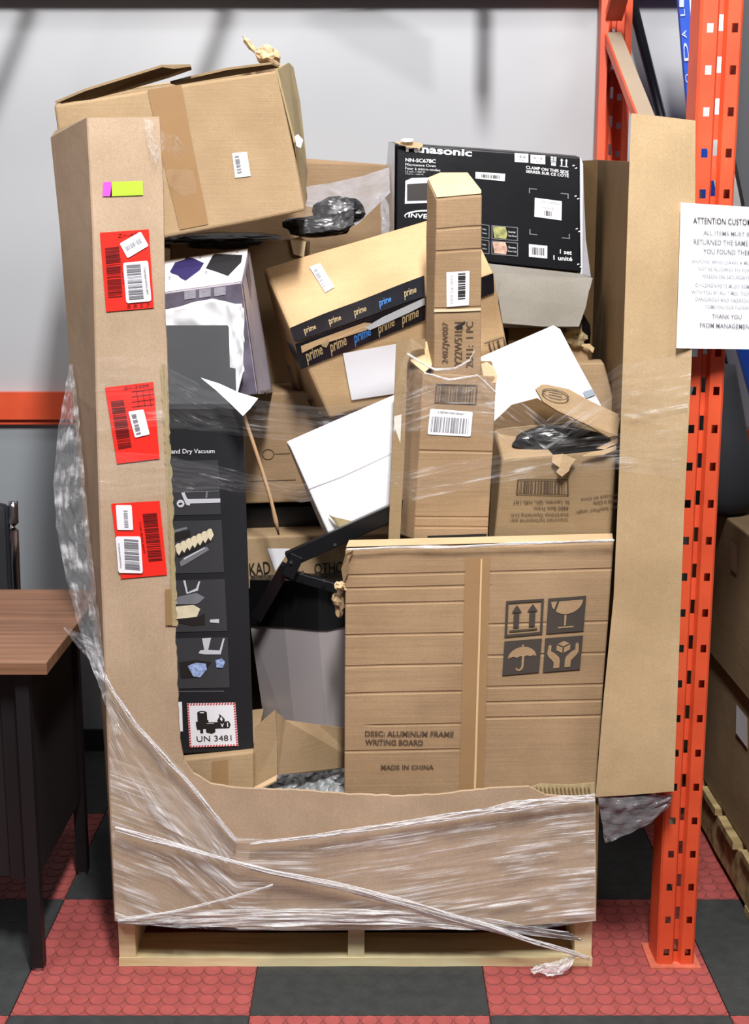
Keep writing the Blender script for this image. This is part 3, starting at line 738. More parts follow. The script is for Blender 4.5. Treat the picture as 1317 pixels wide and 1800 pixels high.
shapes(f_, [(968.3, 275), (978, 276), (977.6, 292), (968, 291)], [[(0, 0), (.42, 0), (.42, .2), (0, .2)], [(.55, 0), (1, 0), (1, .2), (.55, .2)], [(0, .26), (.42, .26), (.42, .46), (0, .46)], [(.55, .26), (1, .26), (1, .46), (.55, .46)], [(0, .55), (1, .55), (1, .64), (0, .64)], [(.1, .72), (.95, .72), (.95, 1), (.1, 1)]], W_, mw.o, 'stack_symbol')
AR = [[(.05, .28), (.22, 0), (.40, .28)], [(.15, .26), (.30, .26), (.30, .86), (.15, .86)], [(.60, .28), (.78, 0), (.95, .28)], [(.70, .26), (.85, .26), (.85, .86), (.70, .86)], [(0, .92), (1, .92), (1, 1), (0, 1)]]
shapes(f_, [(984, 278), (999, 280), (998.6, 294.5), (984, 292.5)], AR, W_, mw.o, 'up_arrows')
text(f_, 'CLAMP ON THIS SIDE', [(925, 291.3), (999.8, 300.5), (999.4, 305.8), (925, 296.8)], W_, mw.o, bold=.02)
text(f_, 'SERRER SUR CE CÔTÉ', [(925, 297.3), (1000, 306), (999.8, 312.3), (925, 303.8)], W_, mw.o, bold=.02)
for (x, y, a, b_) in ((930, 331, 1, 1), (1000, 341, -1, 1), (931, 412, 1, -1), (1002, 420, -1, -1)):
    poly(f_, [(x, y), (x+14*a, y+1.4*a), (x+14*a, y+1.4*a+1.6*b_), (x, y+1.6*b_)], MIDG, mw.o, 'corner_mark'); poly(f_, [(x, y), (x+1.8*a, y), (x+1.8*a, y+9*b_), (x, y+9*b_)], MIDG, mw.o, 'corner_mark')
l_ = decal(f_, [(940.4, 348), (988, 354.5), (987.5, 387.6), (939.7, 381)], LABEL, mw.o, 'shipping_label', .002, 2)
text(f_, 'CGY 3 XPX50', [(951, 352.5), (984, 357), (984, 361), (951, 356.5)], INKG, l_, off=.003)
text(f_, 'NN-SC678C', [(954, 363), (975, 365.5), (975, 369.5), (954, 367)], INKG, l_, off=.003)
bars(f_, [(957, 370), (971, 372), (971, 381), (957, 379)], 16, INK, l_, off=.003)
text(f_, 'New', [(945, 377), (951, 378), (951, 380), (945, 379)], INKG, l_, off=.003)
l_ = decal(f_, [(930, 429), (962.4, 432), (962, 454), (930, 451)], LABEL, mw.o, 'barcode_label', .002, 2)
bars(f_, [(935, 434), (957, 436), (957, 449), (935, 447)], 24, INK, l_, off=.003)
text(f_, '1 set', [(984.5, 437.8), (1005, 440), (1005, 448), (984.2, 445.5)], W_, mw.o, bold=.02)
text(f_, '1 unité', [(973, 448.3), (1006, 451.5), (1005.7, 459), (973, 456.3)], W_, mw.o, bold=.02)
for k, (y0, top_) in enumerate(((396, 'Grill Bake'), (423, 'Griller'))):
    q = [(864, y0), (910.5, y0+3.5), (910.5, y0+27.5), (864, y0+24)]
    e = .03
    fr = shapes(f_, q, [[(0, 0), (1, 0), (1, .05), (0, .05)], [(0, .95), (1, .95), (1, 1), (0, 1)], [(0, 0), (.03, 0), (.03, 1), (0, 1)], [(.97, 0), (1, 0), (1, 1), (.97, 1)]], MIDG, mw.o, 'picture_frame')
    shapes(f_, q, [[(.04, .08), (.52, .04), (.6, .5), (.55, .92), (.1, .9)]], plain('food_print_%d' % k, ((150, 150, 90), (196, 160, 140))[k], .5, var=.5, vscale=70), fr, 'food_picture', off=.002)
    text(f_, ('Inverter', 'Genius')[k], [bil(q, .64, .3), bil(q, .92, .3), bil(q, .92, .45), bil(q, .64, .45)], W_, fr); text(f_, ('Turbo Defrost', 'Sensor Cook')[k], [bil(q, .62, .6), bil(q, .95, .6), bil(q, .95, .72), bil(q, .62, .72)], W_, fr)
    q2 = [(846, y0-2), (860, y0), (860, y0+24), (846, y0+22)]
    shapes(f_, q2, [[(0, 0), (1, 0), (1, .05), (0, .05)], [(0, .95), (1, .95), (1, 1), (0, 1)], [(.93, 0), (1, 0), (1, 1), (.93, 1)], [(.1, .3), (.6, .32), (.6, .42), (.1, .4)], [(.1, .6), (.7, .62), (.7, .7), (.1, .68)]], MIDG, mw.o, 'picture_frame')
for (x, y) in ((1006, 289), (1010, 343), (1012, 400), (1014, 462)):
    shapes(f_, R(x, y, x+9, y+7, 2), [[(0, .3), (.4, .0), (.5, .2), (.1, .5)], [(.5, .8), (.9, .5), (1, .7), (.6, 1)]], W_, mw.o, 'edge_mark')
slab('torn_corner', [(693, 250, 3.285), (716, 247, 3.285), (742, 252, 3.285), (744, 256, 3.285), (737, 262, 3.285), (732, 260, 3.285), (716, 259, 3.285), (712, 257, 3.285)], .003, KRAFT_PALE, mw.o)
slab('torn_paper', [(704, 246, 3.275), (712, 243, 3.275), (727, 244, 3.275), (725, 249, 3.275), (712, 250, 3.275)], .003, WHITE, mw.o)
# grey inside of its lower flap
slab('flap', [(848, 462, 3.27), (1020, 481, 3.27), (1042, 489, 3.24), (1020, 578, 3.15), (990, 574, 3.15), (880, 574, 3.15), (872, 540, 3.16), (850, 478, 3.21)], .004, GREYBOARD, mw.o)
slab('flap', [(884, 487, 3.19), (1040, 488, 3.19), (1030, 540, 3.145), (1018, 574, 3.12), (955, 574, 3.12), (884, 568, 3.12), (876, 520, 3.15)], .004, GREYBOARD, mw.o)

# --- carton under the microwave carton
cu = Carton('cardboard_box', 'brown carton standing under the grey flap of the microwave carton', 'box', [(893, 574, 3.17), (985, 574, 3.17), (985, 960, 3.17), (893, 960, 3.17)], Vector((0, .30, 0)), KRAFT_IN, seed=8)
# --- small carton with dark bottle in torn paper
sc = Carton('small_cardboard_box', 'small brown carton beside the dark bottle at the right wall of the bin', 'box', [(985, 606, 3.18), (1036, 606, 3.18), (1034, 760, 3.18), (985, 760, 3.18)], Vector((0, .14, 0)), KRAFT3, seed=9)
slab('flap', [(1015, 606, 3.17), (1036, 604, 3.16), (1045, 612, 3.15), (1042, 620, 3.15), (1034, 612, 3.16)], .003, KRAFT_PALE, sc.o)
b0 = P(1015, 607, 3.25)
pr = [(.0, 0), (.030, 0), (.032, .03), (.030, .05), (.020, .065), (.014, .075), (.014, .095), (.010, .098), (0, .098)]
V, F = [], []; m = 18
for (r_, h) in pr: V += [b0+Vector((max(r_, .0004)*math.cos(2*math.pi*k/m), max(r_, .0004)*math.sin(2*math.pi*k/m), h)) for k in range(m)]
for i in range(len(pr)-1): F += [(i*m+k, i*m+(k+1) % m, (i+1)*m+(k+1) % m, (i+1)*m+k) for k in range(m)]
mk('bottle', V, F, BLACKP, None, 'small dark bottle poking out of torn brown paper at the right', 'bottle', smooth=True)
crumple('torn_paper', P(1008, 590, 3.17), .022, KRAFT_TORN, 'scrap of torn brown paper around the dark bottle', 'paper', seed=12, sx=1.2, sy=.5, sz=1.0, amp=.7)

# --- brown carton with black tape, centre (big)
am = Carton('cardboard_box', 'tan carton with wide black lettered tape and a blank white label, tilted in the middle', 'box',
    [(518, 603, 2.99), (868, 478, 2.99), (897, 645, 3.06), (580, 737, 3.06)], [(461, 470, 3.20), (812, 367, 3.20), (880, 560, 3.30), (527, 720, 3.27)], KRAFT4, r=.008, seg=12, amp=.003, freq=7, seed=5)
TAPEK = plain('black_lettered_tape', (24, 24, 30), .18, spec=.6, var=.3, vscale=30)
TINK = plain('tape_tan_ink', (168, 146, 108), .35); TBLU = plain('tape_blue_ink', (60, 120, 190), .35)
tq1 = [(510, 579), (746, 486), (868, 440), (868, 478)]
decal(am.top, [(509, 578), (746, 486), (748, 523), (518, 603)], TAPEK, am.o, 'black_tape', .0035, 8)
tp = decal(am.front, [(518, 603), (748, 521), (748, 561), (528, 648)], TAPEK, am.o, 'black_tape', .0035, 8)
decal(am.front, [(800, 503), (867, 479), (869, 513), (800, 540)], TAPEK, am.o, 'black_tape', .0035, 4)
poly(am.front, [(528, 606), (560, 594), (640, 565), (652, 566), (644, 578), (600, 592), (560, 604), (530, 618)], KRAFT4, am.o, 'split_seam', off=.0062)
poly(am.front, [(640, 574), (672, 556), (720, 534), (747, 522), (747, 534), (720, 548), (680, 566), (650, 578)], plain('clear_film_glare', (190, 192, 196), .12, spec=.8), am.o, 'tape_glare', off=.0064)  # glare on the film painted as a grey-white patch
for k in (0, 1, 2, 3, 4):
    u0 = .06+k*.19; q = [(518, 603), (748, 521), (748, 561), (528, 648)]
    text(am.front, 'prime', [bil(q, u0, .38), bil(q, u0+.13, .34), bil(q, u0+.13, .86), bil(q, u0, .95)], TINK if k != 2 else TBLU, tp, off=.005, bold=.02)
    q = [(509, 578), (746, 486), (748, 523), (518, 603)]
    text(am.top, 'prime', [bil(q, u0+.03, .35), bil(q, u0+.12, .42), bil(q, u0+.12, .8), bil(q, u0+.03, .9)], TINK if k != 3 else TBLU, tp, off=.005, bold=.01)
heart = [(.5, 1), (.05, .45), (.1, .1), (.35, .05), (.5, .25), (.65, .05), (.9, .1), (.95, .45)]
shapes(am.front, [(562, 601), (578, 594), (580, 606), (566, 612)], [heart], TINK, tp, 'heart_mark', off=.006)
l_ = decal(am.top, [(544, 472), (563, 465), (589, 506), (573, 516)], LABEL, am.o, 'shipping_label', .003, 2)
bars(am.top, [(552, 478), (558, 475), (575, 505), (569, 508)], 18, INKL, l_, along='v', off=.0045)
decal(am.front, [(603, 619), (700, 602), (706, 688), (619, 702)], LABEL, am.o, 'blank_label', .0035, 3)
shapes(am.front, [(850, 602), (885, 591), (890, 612), (856, 622)], [[(0, 0), (1, 0), (1, .08), (0, .08)], [(.95, 0), (1, 0), (1, 1), (.95, 1)], [(.2, .1), (.27, .1), (.27, 1), (.2, 1)], [(.42, .1), (.46, .1), (.46, 1), (.42, 1)], [(.62, .1), (.72, .1), (.72, 1), (.62, 1)]], INKB, am.o, 'barcode', off=.003)
# curved arrow on the small left side
arrow = [(506, 640), (512, 668), (522, 696), (534, 712), (545, 716), (547, 706), (540, 706), (531, 694), (521, 668), (512, 640)]
alf = Face((am.F[0]+am.F[3])/2, am.F[3], am.B[3]); poly(alf, arrow, INKB, am.o, 'curved_arrow', off=.003)
poly(alf, [(538, 702), (552, 700), (550, 714), (541, 716)], INKB, am.o, 'curved_arrow', off=.0032)
poly(alf, [(505, 598), (517, 604), (537, 645), (525, 642)], TAPEK, am.o, 'black_tape', off=.0036)

# --- clear-wrapped dark thing behind
bg = empty('wrapped_appliance', P(610, 420, 3.33), 'dark lumpy item in a clear plastic bag behind the big top left carton', 'bag')
crumple('dark_body', P(595, 372, 3.36), .058, BLACKP, parent=bg, seed=21, sx=1.1, sy=.7, sz=.6, amp=.18, n=4)
crumple('dark_body', P(560, 398, 3.34), .05, BLACKP, parent=bg, seed=22, sx=1.7, sy=.6, sz=.5, amp=.2, n=4)
BAGM = filmmat('grey_bag_film', .55, .92, .18, .42, 6, 30, (.42, .42, .45), .16, .8)
v_, f_2 = None, None
strip('clear_bag', [(532, 330, 3.48), (575, 322, 3.46), (630, 312, 3.42), (684, 294, 3.38)], [(535, 362, 3.42), (600, 368, 3.38), (625, 398, 3.34), (686, 338, 3.34)], BAGM, 26, 16, bg, amp=.010, su=4, sv=6, seed=3)
strip('clear_bag', [(520, 375, 3.28), (560, 352, 3.27), (600, 346, 3.26), (622, 352, 3.27)], [(528, 412, 3.24), (562, 408, 3.23), (590, 404, 3.22), (622, 398, 3.24)], filmmat('clear_wrap', .06, .7, .26, .46, 8, 30, (.8, .8, .84), .1, 1.0), 26, 14, bg, amp=.02, su=6, sv=8, seed=8)
strip('bag_edge', [(668, 345, 3.3), (676, 345, 3.3), (684, 360, 3.3)], [(672, 430, 3.3), (680, 430, 3.3), (686, 430, 3.3)], BAGM, 8, 10, bg, amp=.01, seed=5)
crumple('gap_lump', P(400, 428, 3.40), .11, BLACKP, 'black lump added to darken the gap under the big top left carton', 'bag', seed=41, sx=1.5, sy=.5, sz=.26, amp=.14, n=4)  # invented dark lump, stands in for shade below the carton
# --- dull carton beneath it
dc = Carton('cardboard_box', 'dull brown carton in shadow under the big top left carton, behind the white printed box', 'box', [(300, 428, 3.35), (537, 420, 3.35), (537, 760, 3.35), (300, 760, 3.35)], Vector((.0, .22, 0)), KRAFT5, r=.006, seed=13, amp=.004)
slab('torn_flap', [(510, 420, 3.34), (528, 416, 3.34), (538, 424, 3.34), (534, 452, 3.34), (516, 447, 3.34)], .004, KRAFT_PALE, dc.o)

# --- white box with dark clothing print, left
SIDEG = plain('grey_lilac_side', (164, 156, 166), .3, var=.12, vscale=20)
pb = Carton('printed_box', 'glossy box with white top and dark clothing pictures at the upper left inside the bin', 'box',
    [(215, 525, 2.86), (424, 496, 2.86), (452, 693, 2.86), (220, 715, 2.86)], [(215, 470, 3.06), (436, 437, 3.06), (478, 688, 3.04), (225, 700, 3.04)], SIDEG, r=.005, seg=6, seed=6)
f_ = pb.front
decal(f_, [(216, 527), (424, 498), (451, 692), (221, 714)], plain('dusk_print', (98, 92, 106), .22, var=.35, vscale=26), pb.o, 'printed_side', .0015, 6)
for k in range(3): decal(f_, R(325+k*26, 512-k*3, 345+k*26, 527-k*3, -3), plain('swatch_print', (150, 148, 158), .3, var=.2, vscale=90), pb.o, 'swatch', .003, 1)
SIDEG = plain('grey_lilac_side', (164, 156, 166), .3, var=.12, vscale=20)
for k, (a, c, d_, e_) in enumerate((((425, 497), (430, 480), (463, 692), (452, 693)), ((431, 478), (434, 462), (471, 691), (465, 692)), ((434.5, 460), (437, 440), (478, 688), (472, 691)))):
    decal(pb.right, [a, c, d_, e_], SIDEG if k != 1 else plain('grey_lilac_dark', (112, 106, 116), .3), pb.o, 'side_sheet', .002, 6)
tf = pb.top
decal(tf, [(218, 469), (436, 438), (424, 495), (218, 524)], WHITE, pb.o, 'white_top', .0008, 6)
c_ = [(307, 461), (328, 452), (352, 452), (368, 460), (340, 496), (330, 496), (322, 490), (298, 484)]
poly(tf, [(299, 478), (308, 462), (325, 457), (326, 453), (338, 454), (359, 463), (352, 475), (327, 494), (318, 489), (313, 484), (303, 481)], plain('navy_garment_print', (48, 40, 92), .5, var=.15, vscale=60), pb.o, 'garment_picture')
poly(tf, [(362, 472), (374, 450), (378, 447), (426, 449), (424, 462), (401, 486), (380, 478)], plain('black_garment_print', (34, 36, 40), .5), pb.o, 'garment_picture')
for (x, y) in ((352, 452), (417, 442), (363, 480), (299, 489)):
    shapes(tf, R(x-4, y-3, x+4, y+3), [[(0, .5), (.2, .2), (.5, 0), (.8, .2), (1, .5), (.7, .35), (.3, .35)], [(.3, .6), (.7, .6), (.6, 1), (.4, 1)]], INKG, pb.o, 'small_mark')

# --- tall black vacuum box
vb = Carton('vacuum_box', 'tall black printed wet and dry vacuum box standing at the left of the bin', 'box',
    [(215, 716, 2.74), (428, 716, 2.74), (446, 1318, 2.72), (232, 1330, 2.72)], [(215, 700, 2.90), (424, 700, 2.90), (441, 1290, 2.90), (232, 1300, 2.90)], DARKB, r=.003, seg=8, amp=.001, seed=7)
f_ = vb.front
text(f_, 'Wet and Dry Vacuum', [(277, 789), (378, 788.5), (378, 798.5), (277, 800)], W_, vb.o, bold=.01)
panels = []
for q in ([(240, 812), (384, 808), (389, 904), (240, 908)], [(240, 918), (390, 914), (394, 1006), (240, 1010)], [(240, 1022), (395, 1018), (399, 1109), (240, 1113)], [(240, 1124), (400, 1120), (404, 1208), (240, 1212)]):
    panels.append(decal(f_, q, PANELG, vb.o, 'printed_panel', .0012, 2))
poly(f_, [(240, 1215.5), (394, 1214), (394, 1215), (240, 1216.5)], MIDG, vb.o, 'printed_line')
pa = panels[0]; o2 = dict(off=.0022)
poly(f_, [(330, 877), (388, 876), (388, 883), (334, 885)], SILV, pa, 'handle_picture', **o2)
poly(f_, [(319, 866), (325, 865), (329, 875), (336, 881), (334, 889), (328, 887), (323, 876)], SILV, pa, 'handle_picture', off=.0024)
poly(f_, [(325, 864), (386, 862), (386, 863), (325, 865.5)], MIDG, pa, 'handle_picture', **o2)
poly(f_, [(363, 864), (366, 864), (365, 875), (362, 875)], MIDG, pa, 'handle_picture', **o2)
poly(f_, [(318+7*math.cos(k*.524), 885+7*math.sin(k*.524)) for k in range(12)], SILV, pa, 'dial_picture', off=.0028)
poly(f_, [(315, 884), (321, 883), (321, 886), (315, 887)], INK, pa, 'dial_picture', off=.0034)
pa = panels[1]
poly(f_, [(308, 931), (329, 926), (330, 930), (308, 936)], MIDG, pa, 'brush_picture', **o2)
poly(f_, [(308, 937), (335, 932), (335, 942), (308, 952)], INK, pa, 'brush_picture', **o2)
rl = []
for k in range(7):
    a0, a1 = (308+k*9.3, 959-k*4.2), (308+(k+1)*9.3-.8, 959-(k+1)*4.2)
    rl.append(poly(f_, [a0, (a0[0]+4, a0[1]-4), (a1[0], a1[1]), (a1[0]+4, a1[1]+11), (a0[0]+7, a0[1]+17), (a0[0]+3, a0[1]+12)], CREAM, pa, 'roller_picture', off=.0024))
poly(f_, [(310, 976), (365, 950), (373, 951), (345, 967), (315, 980)], INK, pa, 'brush_picture', **o2)
poly(f_, [(322, 982), (364, 961), (368, 967), (326, 992), (318, 996), (316, 988)], MIDG, pa, 'brush_picture', **o2)
poly(f_, [(323, 981), (360, 962), (361, 964), (324, 984)], SILV, pa, 'brush_picture', off=.003)
pa = panels[2]
poly(f_, [(322, 1020), (326, 1020), (330, 1041), (345, 1034), (349, 1022), (352, 1022), (348, 1038), (328, 1044)], SILV, pa, 'nozzle_picture', **o2)
poly(f_, [(308, 1050), (345, 1042), (360, 1050), (352, 1058), (345, 1062), (308, 1062)], MIDG, pa, 'nozzle_picture', **o2)
poly(f_, [(309, 1066), (340, 1063), (352, 1070), (346, 1084), (310, 1088)], CREAM, pa, 'roller_picture', off=.0024)
poly(f_, [(309, 1090), (345, 1086), (360, 1078), (360, 1098), (340, 1100), (310, 1094)], INK, pa, 'nozzle_picture', **o2)
poly(f_, [(369, 1089), (385, 1088), (385, 1095), (369, 1094)], SILV, pa, 'nozzle_picture', **o2)
pa = panels[3]
poly(f_, [(355, 1122), (371, 1121), (366, 1142), (386, 1143), (392, 1122), (395, 1122), (388, 1150), (360, 1150), (349, 1148), (352, 1143), (359, 1142)], SILV, pa, 'handle_picture', **o2)
poly(f_, [(315, 1164), (345, 1160), (372, 1164), (362, 1176), (348, 1190), (318, 1192)], INK, pa, 'motor_picture', **o2)
sw = plain('blue_swirl_print', (150, 170, 214), .3, var=.5, vscale=160)
poly(f_, [(330, 1170), (345, 1164), (362, 1166), (364, 1176), (352, 1190), (340, 1188)], sw, pa, 'motor_picture', off=.003)
poly(f_, [(379, 1160), (390, 1157), (396, 1163), (392, 1173), (381, 1173)], sw, pa, 'motor_picture', off=.003)
# battery warning label
st = decal(f_, [(329, 1235.6), (414, 1234), (419.4, 1310.4), (334, 1313)], LABEL, vb.o, 'warning_label', .002, 2, label='white lithium battery warning label with red striped border')
q = [(329, 1235.6), (414, 1234), (419.4, 1310.4), (334, 1313)]
RS = plain('label_red', (204, 60, 66), .5); SP = []
for k in range(17):
    a = k/17
    for s_ in ('t', 'b', 'l', 'r'):
        w_ = .032; t = .042
        if s_ == 't': SP.append([(a+.02, 0), (a+w_+.02, 0), (a+w_, t), (a, t)])
        if s_ == 'b': SP.append([(a+.02, 1-t), (a+w_+.02, 1-t), (a+w_, 1), (a, 1)])
        if s_ == 'l': SP.append([(0, a+.02), (t, a), (t, a+w_), (0, a+w_+.02)])
        if s_ == 'r': SP.append([(1-t, a+.02), (1, a), (1, a+w_), (1-t, a+w_+.02)])
shapes(f_, q, SP, RS, st, 'striped_border', off=.003)
def ell(cx0, cy0, rx, ry, n=14, a0=0, a1=360): return [(cx0+rx*math.cos(math.radians(a0+(a1-a0)*k/n)), cy0+ry*math.sin(math.radians(a0+(a1-a0)*k/n))) for k in range(n+(0 if a1-a0 == 360 else 1))]
shapes(f_, q, [[(.20, .22), (.40, .22), (.40, .42), (.20, .42)], ell(.30, .21, .10, .035), [(.16, .42), (.42, .38), (.42, .58), (.30, .58), (.30, .68), (.24, .68), (.24, .60), (.18, .60), (.16, .5)],
    [(.36, .44), (.55, .44), (.55, .66), (.47, .70), (.36, .66)], [(.55, .44), (.84, .42), (.87, .50), (.84, .58), (.55, .58)], [(.60, .40), (.66, .30), (.64, .24), (.70, .30), (.75, .36), (.76, .40), (.70, .46), (.64, .46)]], INK, st, 'battery_symbol', off=.003)
shapes(f_, q, [[(.66, .36), (.69, .31), (.72, .38), (.69, .42)], [(.66, .46), (.70, .50), (.74, .45), (.70, .56)], [(.80, .45), (.82, .45), (.82, .55), (.80, .55)], [(.38, .46), (.53, .46), (.53, .47), (.38, .47)], ell(.30, .21, .05, .014)], LABEL, st, 'battery_symbol', off=.0038)
text(f_, 'UN 3481', [(346, 1293), (407, 1291), (407.5, 1301), (347, 1303)], INK, st, off=.003)
poly(f_, [(312, 1233), (320, 1233), (322, 1285), (314, 1285)], LABEL, vb.o, 'white_label', off=.002)
# grey inner lid standing up
slab('inner_lid', [(230, 572, 2.80), (400, 572, 2.80), (402, 576, 2.80), (404, 646, 2.80), (414, 648, 2.80), (415, 690, 2.80), (418, 716, 2.80), (230, 716, 2.80)], .004, GREYP, vb.o)
# --- white plastic bag behind it
BAGW = plain('white_polybag', (226, 227, 230), .35, bmp=.5, bscale=14)
o = strip('plastic_bag', [(230, 548, 2.83), (292, 545, 2.83), (340, 530, 2.83), (372, 527, 2.83), (404, 530, 2.83), (424, 535, 2.83), (430, 546, 2.83)], [(230, 715, 2.83), (292, 715, 2.83), (340, 715, 2.83), (380, 715, 2.83), (408, 713, 2.83), (419, 690, 2.83), (428, 652, 2.83)], BAGW, 40, 30, None, 'crumpled white plastic bag wrapped behind the grey lid of the vacuum box', 'bag', amp=.012, su=5, sv=7, seed=4)
md = o.modifiers.new('t', 'SOLIDIFY'); md.thickness = .003

# --- small carton at the bottom left under the vacuum box
lb1 = Carton('cardboard_box', 'low brown carton lying at the bottom under the tall vacuum box', 'box', [(232, 1345, 2.70), (446, 1322, 2.70), (446, 1600, 2.66), (232, 1600, 2.66)], Vector((0, .27, .002)), KRAFT3, seed=14, r=.004)
decal(lb1.front, [(373, 1338), (401, 1335), (401, 1400), (373, 1400)], TAPE, lb1.o, 'tape', .002, 3)

# --- steel bin with black lid
tc = empty('trash_can', (-.1, 3.05, .14), 'stainless steel step bin with black rim leaning inside the cardboard bin', 'trash can')
STEEL, n, b = nt('brushed_steel'); b.inputs['Base Color'].default_value = lin((186, 178, 180)); b.inputs['Metallic'].default_value = .35; b.inputs['Roughness'].default_value = .4
bump(n, b, noisen(n, 1, 3, mapscale=(3, 3, 300)), .08, .0006)
Yc = 2.90
top = [(440, 1098, 2.98), (500, 1100, 2.92), (560, 1106, 2.89), (575, 1106, 2.89), (640, 1092, 2.90), (670, 1092, 2.92), (690, 1090, 2.97)]
bot = [(486, 1420, 2.98), (534, 1440, 2.92), (590, 1450, 2.89), (604, 1450, 2.89), (640, 1450, 2.90), (670, 1450, 2.92), (690, 1430, 2.97)]
def bend(row, zz=None):
    pts = [P(*p) for p in row]; back = [Vector((pts[-1].x, 3.02, pts[-1].z)), Vector((pts[0].x, 3.02, pts[0].z))]; return pts+back
T_, B0 = bend(top), bend(bot)
lowz = .36
B0 = [t+(b_-t)*((t.z-lowz)/(t.z-b_.z)) for t, b_ in zip(T_, B0)]
m = len(T_)
mk('steel_body', T_+B0, [(i, (i+1) % m, (i+1) % m+m, i+m) for i in range(m)]+[tuple(range(m, 2*m))], STEEL, tc)
RT = [p+Vector((0, .01, .105)) for p in T_]; RB = [p+Vector((0, -.004, -.002)) for p in T_]
mk('black_rim', RT+RB, [(i, (i+1) % m, (i+1) % m+m, i+m) for i in range(m)]+[tuple(range(m))], BLACKP, tc)
BB = [Vector((p.x, p.y-.003, .14)) for p in B0]
mk('black_base', [p+Vector((0, 0, .002)) for p in B0]+BB, [(i, (i+1) % m, (i+1) % m+m, i+m) for i in range(m)]+[tuple(range(m, 2*m))], BLACKP, tc)

# --- cartons at the back between the vacuum box and the trash can
dr = Carton('cardboard_box', 'brown carton with a circle line drawing behind the thin wooden stick', 'box', [(405, 690, 3.14), (600, 690, 3.14), (600, 882, 3.14), (405, 886, 3.14)], Vector((0, .3, 0)), KRAFT2, seed=16)
shapes(dr.front, [(461, 789), (482, 789), (482, 808), (461, 808)], [[ell(.5, .5, .5, .5, 20)[k], ell(.5, .5, .5, .5, 20)[(k+1) % 20], ell(.5, .5, .44, .44, 20)[(k+1) % 20], ell(.5, .5, .44, .44, 20)[k]] for k in range(20)], INKB, dr.o, 'circle_drawing')
poly(dr.front, [(482, 797.5), (510, 796.5), (510, 797.5), (482, 798.5)], INKB, dr.o, 'line_drawing')
poly(dr.front, [(440, 845), (520, 843), (520, 844), (440, 846)], INKB, dr.o, 'line_drawing')
tr_ = Carton('gap_filler', 'flat black tray wedged between two brown cartons at the back', 'filler', [(405, 890, 3.16), (690, 890, 3.16), (690, 925, 3.16), (405, 930, 3.16)], Vector((0, .25, 0)), BLACKP, seed=17)  # invented slab, gives the gap its blackness and props the carton
hw = Carton('cardboard_box', 'brown carton with black handwriting half hidden by the black metal bracket', 'box', [(422, 945, 3.06), (700, 936, 3.06), (700, 1036, 3.06), (424, 1036, 3.06)], Vector((0, .35, 0)), KRAFT3, seed=18)
text(hw.front, 'KAD', [(438, 990), (474, 986), (476, 1008), (440, 1012)], INK, hw.o, bold=.01)
text(hw.front, 'OTHO', [(552, 990), (604, 986), (604, 1006), (553, 1008)], INK, hw.o, bold=.01)
poly(hw.front, [(470, 964), (511, 964), (484, 1004)], LABEL, hw.o, 'white_label')
sb = Carton('cardboard_box', 'dark brown carton at the very bottom behind the steel trash can', 'box', [(422, 1040, 3.33), (700, 1040, 3.33), (700, 1380, 3.33), (424, 1380, 3.33)], Vector((0, .2, 0)), KRAFT_IN, seed=19)

# --- black metal bracket
bk_ = empty('metal_bracket', P(520, 1040, 2.95), 'black folding metal leg frame lying across the steel trash can', 'bracket')
def bar(pts, wdir, wd, th, mat=BLACKM, name='bar'):
    a, c = P(*pts[0]), P(*pts[1]); t = (c-a).normalized(); u = P(*wdir)-a; u = (u-t*u.dot(t)).normalized(); n_ = t.cross(u)
    if n_.y < 0: n_ = -n_
    V = []
    for p in (a, c):
        V += [p, p+u*wd, p+u*wd+n_*th, p+n_*th]
    o = mk(name, V, [(0, 1, 2, 3), (4, 7, 6, 5), (0, 4, 5, 1), (1, 5, 6, 2), (2, 6, 7, 3), (3, 7, 4, 0)], mat, bk_); fixn(o)
    md = o.modifiers.new('bevel', 'BEVEL'); md.width = .002; md.segments = 2; return o
bar([(500, 973, 2.86), (720, 873, 2.86)], (512, 1000, 2.86), .036, .02)
bar([(512, 972, 2.855), (494, 1010, 2.855)], (530, 980, 2.855), .03, .02)
bar([(494, 992, 2.87), (440, 1085, 2.90)], (512, 1002, 2.87), .026, .02)
bar([(505, 1002, 2.88), (612, 1032, 2.86)], (503, 1012, 2.88), .022, .02)
for (x, y) in ((512, 988), (589, 957), (532, 1006), (570, 1020)):
    c0 = P(x, y, 2.853); v, f = tube([c0, c0+Vector((0, -.004, 0))], .0035, 10); mk('rivet', v, f, plain('steel_rivet', (170, 170, 174), .3, metal=1), bk_)

# --- white flat carton behind the tall box
wb = Carton('white_box', 'plain white carton lying tilted behind the tall brown carton in the middle', 'box',
    [(508, 784, 2.93), (985, 577, 2.985), (1058, 716, 2.985), (578, 937, 2.935)], [(502, 777, 2.99), (974, 571, 3.04), (1052, 712, 3.05), (570, 936, 3.00)], WHITE, r=.004, seg=10, amp=.002, seed=20)
poly(wb.front, [(1024, 689), (1040, 684), (1046, 694), (1030, 700)], plain('pale_blue_print', (170, 184, 200), .5), wb.o, 'printed_mark', off=.003)
slab('torn_patch', [(578, 905, 2.925), (588, 909, 2.92), (602, 912, 2.92), (618, 916, 2.92), (600, 926, 2.915), (598, 930, 2.915)], .003, KRAFT_TORN, wb.o)
poly(wb.front, [(543, 857), (600, 836), (690, 794), (690, 795), (600, 837.5), (543, 859)], plain('crease_shade_grey', (214, 214, 218), .5), wb.o, 'crease_shade', off=.0028)  # shadow of the crease drawn as a thin grey line

